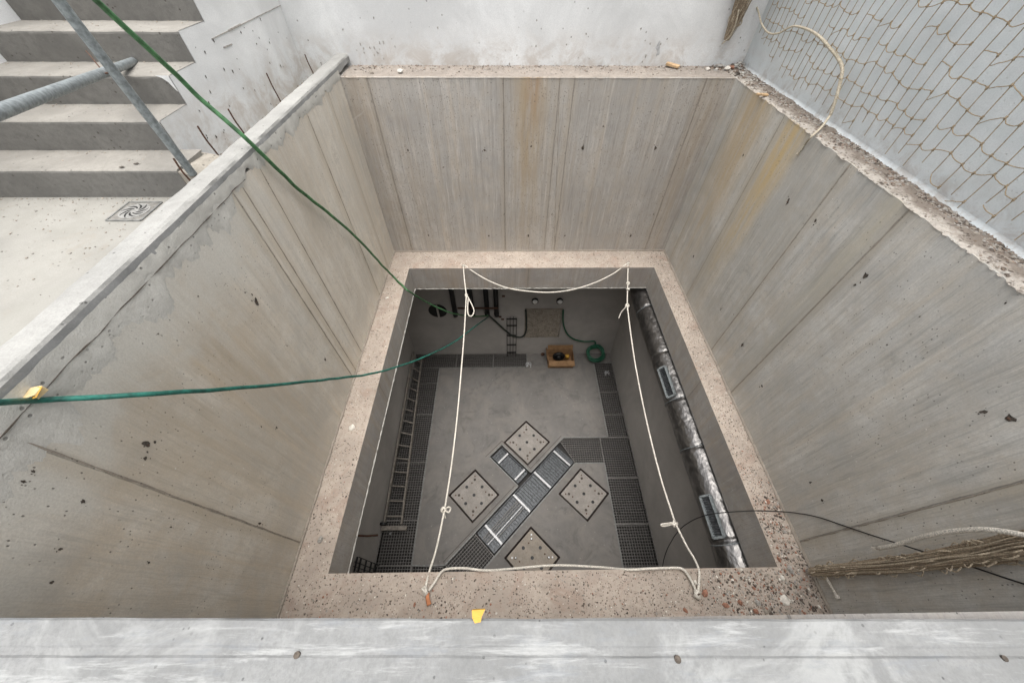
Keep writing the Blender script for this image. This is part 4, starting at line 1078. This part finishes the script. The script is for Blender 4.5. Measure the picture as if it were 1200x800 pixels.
for (p,lab) in ((h1,'ring bolt holding the ropes at the back edge, left one'),(h2,'ring bolt holding the ropes at the back edge, right one'),(h3,'rusty ring bolt under the left rope knot on the near ledge'),(h4,'ring bolt under the right rope knot on the near ledge')):
    e = empty('ring_bolt', Vector((p.x,p.y,ZL)), lab, 'ring bolt'); c = Vector((p.x,p.y,ZL+.022))
    MB().tube([(p.x,p.y,ZL-.0),(p.x,p.y,ZL+.012)], .006, 8).build('bolt_shank', M['rust'], e)
    MB().tube([c+Vector((.018*math.cos(t),0,.018*math.sin(t))) for t in [k*math.pi/8 for k in range(17)]], .004, 6, False).build('bolt_ring', M['rust'], e)
q = P(503,705,h=3.2); m = MB(); m.tube(spline([P(502,694,h=3.19),P(501,700,h=3.19),P(503,708,h=3.2)],5), .012, 8, True, lambda t: .010+.008*t)
tag(m.build('orange_plug', simple('terracotta_orange', (.50,.20,.09), .8), None, True), 'orange plug tied below the left rope knot', 'plug')

# ------------------------------------------------------------------ scaffold tubes
def tube_thing(a, b, r, label):
    e = empty('scaffold_tube', a, label, 'scaffold tube'); a = Vector(a); b = Vector(b)
    MB().tube([a.lerp(b,i/30) for i in range(31)], r, 20, False).build('tube_body', M['galv'], e, True)
    d = (b-a).normalized(); m = MB()
    m.tube([b-d*.02, b+d*.0015], r*.98, 20); m.build('tube_end', M['hole'], e)
    return e
a = P(226,204,h=1.075); b = P(68,0,t=1.5); d = b-a
tube_thing(a + d*1.35, a, .0235, 'steep grey steel tube leaning down from the top left to the foot of the stairs')
a = P(0,131,t=1.35*.95); b = P(168,68,t=2.62)
tube_thing(a + (a-b)*.6, b, .0235, 'grey steel tube coming in from the left edge and resting against a stair riser')
c = P(123,80,t=2.02)
e = empty('wire_tie', c, 'rusty wire tie twisted where the two steel tubes cross', 'wire tie')
MB().tube(spline([P(101,60,t=2.2), P(108,68,t=2.15), P(115,77,t=2.1), P(122,84,t=2.05), P(132,86,t=2.05)],6), .004, 6).build('wire_strand', M['rust'], e, True)
MB().tube(spline([P(117,86,t=2.02), P(124,86,t=2.0), P(131,84,t=2.02), P(127,80,t=2.1)],6), .004, 6).build('wire_strand', M['rust'], e, True)
line_thing('black_cable', [P(-25,30,t=2.6), P(0,17,t=2.6), P(4,9,t=2.6), P(12,2,t=2.6), P(20,-8,t=2.55)], .010, M['black'], 'thick black cable in the top left corner of the stairs', 'cable')
line_thing('black_cable', [P(11,2,t=2.62), P(17,9,t=2.66), P(23,16,t=2.68)], .005, M['black'], 'thin black wire end against the white wall at the top left', 'cable')

# black cable on the right
bc = [P(776,672,h=4.6), P(778,655,h=4.4), P(786,635,h=4.15), P(800,617,h=3.85), P(822,605,h=3.55), P(850,600,h=3.35), P(885,598,h=3.215), P(915,599,h=3.20), P(935,601,X=XR-.02), P(960,606,X=XR-.012), P(1010,623,X=XR-.012), P(1060,639,X=XR-.04), P(1095,650,X=XR-.06), P(1140,664,X=XR-.03), P(1200,684,X=XR-.02), P(1290,712,X=XR-.02)]
line_thing('black_cable', bc, .0042, M['black'], 'thin black cable arching from the foil duct across the right ledge and wall', 'cable', 6)

# ------------------------------------------------------------------ netting
NX = WR-.07
nt = empty('safety_net', (NX, 2.9, .2), 'tan cord safety net hanging against the pale right wall', 'net')
m = MB(); ZTOP = 2.3; pitch = .086; rowp = .108
def hbot(y): return HC - (.965 - .06*max(0,(y-1.4))/2.4 - (.25*max(0,y-3.8))) 
ycs = [1.0 + pitch*k for k in range(42) if 1.0+pitch*k < 4.62]
def npt(y, z):
    bulge = .02*noise.noise(Vector((y*1.3, z*1.3, 0)))
    return Vector((NX + bulge + .012*math.sin(z*3+y), y + .035*noise.noise(Vector((y*2, z*2.2, 4))) + .012*noise.noise(Vector((y*11, z*1.5, 9))), z))
for i, y in enumerate(ycs):
    zb = hbot(y) + U(-.035,.05) - .055
    zz = []; z = ZTOP
    while z > zb: zz.append(z); z -= .04
    zz.append(zb)
    m.tube([npt(y, z) for z in zz], .0025, 5)
    k0 = int((ZTOP-zb)/rowp)
    for k in range(k0+1):
        z = ZTOP - rowp*(k+.3) - .05*noise.noise(Vector((i*.45, k*.8, 3))) - .03*noise.noise(Vector((i*1.7, k*.5, 8)))
        if noise.noise(Vector((i*.3, k*.9, 20))) > .42: continue
        if z < zb+.01 or i+1 >= len(ycs): continue
        if random.random() < .05: continue
        z2 = ZTOP - rowp*(k+.3) - .05*noise.noise(Vector(((i+1)*.45, k*.8, 3))) - .03*noise.noise(Vector(((i+1)*1.7, k*.5, 8)))
        a = npt(y, z); b = npt(ycs[i+1], z2 + (U(-.05,.05) if random.random() < .12 else 0)); sag = random.choice([.001,.003,.006,.010,.016,-.006,.02])
        pts = []
        for q in range(7):
            t = q/6; p = a.lerp(b, t); p.z -= sag*4*t*(1-t) + .004*noise.noise(Vector((i+t*3,k,1))); p.x -= .012*math.sin(math.pi*t); pts.append(p)
        m.tube(pts, .0024, 5)
        m.tube([a+Vector((0,0,.008)), a+Vector((-.003,0,0)), a-Vector((0,0,.008))], .0058, 5)
m.build('mesh_cords', M['net'], nt)
XN = NX-.02
br_ = [Vector((XN,3.9,2.25)), Vector((XN,4.0,1.7)), P(880,-40,X=XN), P(885,0,X=XN), P(889,15,X=XN), P(893,29,X=XN), P(901,39,X=XN), P(913,39,X=XN), P(924,33,X=XN), P(933,31,X=XN), P(947,35,X=XN), P(960,43,X=XN), P(972,56,X=XN), P(982,68,X=XN), P(987,80,X=XN), P(985,95,X=XN), P(980,115,X=XN), P(973,135,X=XN)]
MB().tube(spline(br_, 8), .010, 8, True, lambda t: .007 + .005*min(1,max(0,(t-.45)*3))).build('border_rope', M['tan_rope'], nt, True)
tl = [P(973,135,X=XN), P(962,150,X=XR+.06), P(951,160,h=1.07), P(944,168,X=XR-.01), P(939,175,X=XR-.012), P(934,181,X=XR-.012)]
MB().tube(spline(tl, 8), .008, 7, True, lambda t: .0095-.004*t+ (.006 if t > .96 else 0)).build('rope_end', M['tan_rope'], nt, True)

def bundle(name, label, path, rads, n_, r, mat, par_name='net_strands', loops=0, cord='netd'):
    e = empty(name, path[0], label, 'net'); c = spline(path, 12); N_ = len(c); m = MB()
    fr_ = []
    for i in range(N_):
        t = (c[min(i+1,N_-1)]-c[max(i-1,0)]).normalized(); a = t.orthogonal().normalized() if i == 0 else (fr_[-1][0]-t*fr_[-1][0].dot(t)).normalized()
        fr_.append((a, t.cross(a)))
    for k in range(n_):
        a0 = U(0,6.28); rr = math.sqrt(U(.05,1)); tw = U(-.8,.8); sd = U(0,99); pts = []
        for i in range(N_):
            t = i/(N_-1); R_ = rads(t); w_ = rr*R_*(1+.25*noise.noise(Vector((t*6, sd, 0)))); a = a0 + tw*t + .5*noise.noise(Vector((t*5, sd, 4)))
            pts.append(c[i] + fr_[i][0]*(w_*math.cos(a)) + fr_[i][1]*(w_*math.sin(a)))
        m.mi = 1 if k % 3 == 0 else 0; m.tube(pts, r*U(.7,1.15), 5)
    core = MB().tube(c, .03, 10, True, lambda t: rads(t)*.72); core.build('net_core', M['netd'], e, True)
    if loops:
        m.mi = 1
        for k in range(loops):
            i = random.randrange(2, N_-2); a = U(0,6.28); R_ = rads(i/(N_-1)); o = fr_[i][0]*math.cos(a)+fr_[i][1]*math.sin(a)
            tt = (c[i+1]-c[i]).normalized(); L = U(.02,.05)
            p = c[i] + o*R_*.95
            m.tube(spline([p-tt*L, p-tt*L*.4+o*U(.005,.02), p+tt*L*.3+o*U(.008,.024), p+tt*L, p+tt*L*.2-o*.004], 5), U(.0025,.0038), 5)
    m.build(par_name, [M[mat], M['looplight']], e)
    return e
XBn = XR-.06
path = [P(952,670,h=3.14), P(975,668,X=XBn), P(1010,665,X=XBn), P(1060,661,X=XBn), P(1110,654,X=XBn), P(1160,647,X=XBn), P(1200,640,X=XBn), P(1270,630,X=XBn), P(1400,615,X=XBn), Vector((XBn-.01,.17,ZT+.03)), Vector((XR+.08,.15,ZT+.09)), Vector((WR-.05,.13,ZT+.10))]
bundle('rolled_net', 'rolled brown netting slung along the right wall near the front corner', path, lambda t: .027+.029*min(1,t*1.6), 120, .0036, 'netd', loops=170)
rp = [P(1029,642,X=XBn-.06), P(1050,638,X=XBn-.07), P(1080,629,X=XBn-.09), P(1110,623,X=XBn-.1), P(1150,620,X=XBn-.11), P(1180,623,X=XBn-.11), P(1215,629,X=XBn-.11), P(1300,640,X=XBn-.1), Vector((XBn-.07,.24,ZT+.04)), Vector((XR+.05,.22,ZT+.08)), Vector((XR+.2,.2,ZT+.03))]
e = empty('white_rope', rp[0], 'thick off white rope with a frayed end above the rolled netting', 'rope')
MB().tube(spline(rp, 8), .0115, 9).build('rope_length', M['rope'], e, True)
m = MB()
for k in range(10): m.tube([rp[0], rp[0]+(rp[0]-rp[1]).normalized()*U(.02,.045)+Vector((U(-.015,.015),U(-.015,.015),U(-.015,.015)))], .003, 5)
m.build('frayed_end', M['rope'], e)
rp = [P(968,676,X=XR-.05), P(972,683,X=XR-.04), P(977,692,X=XR-.02), P(982,701,X=XR-.012)]
e = empty('white_rope', rp[0], 'short frayed rope stub hanging below the rolled netting at the corner', 'rope')
MB().tube(spline(rp, 6), .010, 8, True, lambda t: .009+(.008 if t > .85 else 0)).build('rope_length', M['rope'], e, True)
cp = [Vector((WR-.12,WB-.12,2.45)), Vector((WR-.13,WB-.12,1.8)), P(886,-60,Y=WB-.10), P(878,-22,Y=WB-.09), P(870,2,Y=WB-.08), P(861,25,Y=WB-.07), P(851,47,Y=WB-.06)]
bundle('rolled_net', 'gathered brown net bunch hanging in the back right wall corner', cp, lambda t: .11-.085*t**2, 90, .0032, 'netd', loops=36)
line_thing('white_rope', [P(866,12,Y=WB-.17), P(862,28,Y=WB-.15), P(856,42,Y=WB-.12), P(846,52,Y=WB-.06)], .006, M['tan_rope'], 'thin rope tail in front of the net bunch in the corner', 'rope')

# ------------------------------------------------------------------ light
W = bpy.data.worlds.new('World'); S.world = W; W.use_nodes = True
nt_ = W.node_tree; nt_.nodes.clear()
sky = nt_.nodes.new('ShaderNodeTexSky'); sky.sky_type = 'NISHITA'; sky.sun_disc = False
el, az = R(83), R(170)
sky.sun_elevation = el; sky.sun_rotation = az; sky.air_density = 1.0; sky.dust_density = 3.5; sky.ozone_density = .6
hs = nt_.nodes.new('ShaderNodeHueSaturation'); hs.inputs['Saturation'].default_value = .22; hs.inputs['Value'].default_value = 1
bg = nt_.nodes.new('ShaderNodeBackground'); bg.inputs[1].default_value = .15
ow = nt_.nodes.new('ShaderNodeOutputWorld')
nt_.links.new(sky.outputs[0], hs.inputs['Color']); nt_.links.new(hs.outputs[0], bg.inputs[0]); nt_.links.new(bg.outputs[0], ow.inputs[0])
sn = bpy.data.lights.new('sun', 'SUN'); sn.energy = 1.5; sn.angle = R(60); sn.color = (1,.965,.92)
so = bpy.data.objects.new('sun', sn); COL.objects.link(so)
dirv = Vector((math.sin(az)*math.cos(el), math.cos(az)*math.cos(el), math.sin(el)))
so.rotation_euler = (-dirv).to_track_quat('-Z','Y').to_euler()
S.view_settings.view_transform = 'Standard'; S.view_settings.look = 'None'; S.view_settings.gamma = 1; S.view_settings.exposure = 1.05
S.cycles.max_bounces = 10; S.cycles.diffuse_bounces = 6; S.cycles.glossy_bounces = 3
S.cycles.use_denoising = True

GR = {'pit wall':'walls of the pit','white wall':'white plastered walls round the pit','rebar':'rusty rebar stubs beside the curb','brick fragment':'brick fragments in the rubble',
 'stone':'stones in the rubble','wood':'wood offcuts on the pit top','chamber wall':'walls of the chamber','pipe':'black pipes on the chamber wall','wall lamp':'round lights on the chamber wall',
 'cable tray':'wire cable trays on the chamber walls','grating':'steel grating panels over the floor trenches','cable channel':'ribbed cable channels in the floor','base plate':'bolt plates in the chamber floor',
 'scrap':'scraps on the chamber floor','rope':'ropes','ring bolt':'ring bolts holding the ropes','scaffold tube':'steel tubes over the stairs','hose':'hoses','tape':'yellow tape scraps','cable':'black cables','net':'nets','curb':'curbs round the pit'}
for o in list(bpy.data.objects):
    if o.parent is None and o.get('category') in GR and not o.get('group'): o['group'] = GR[o['category']]
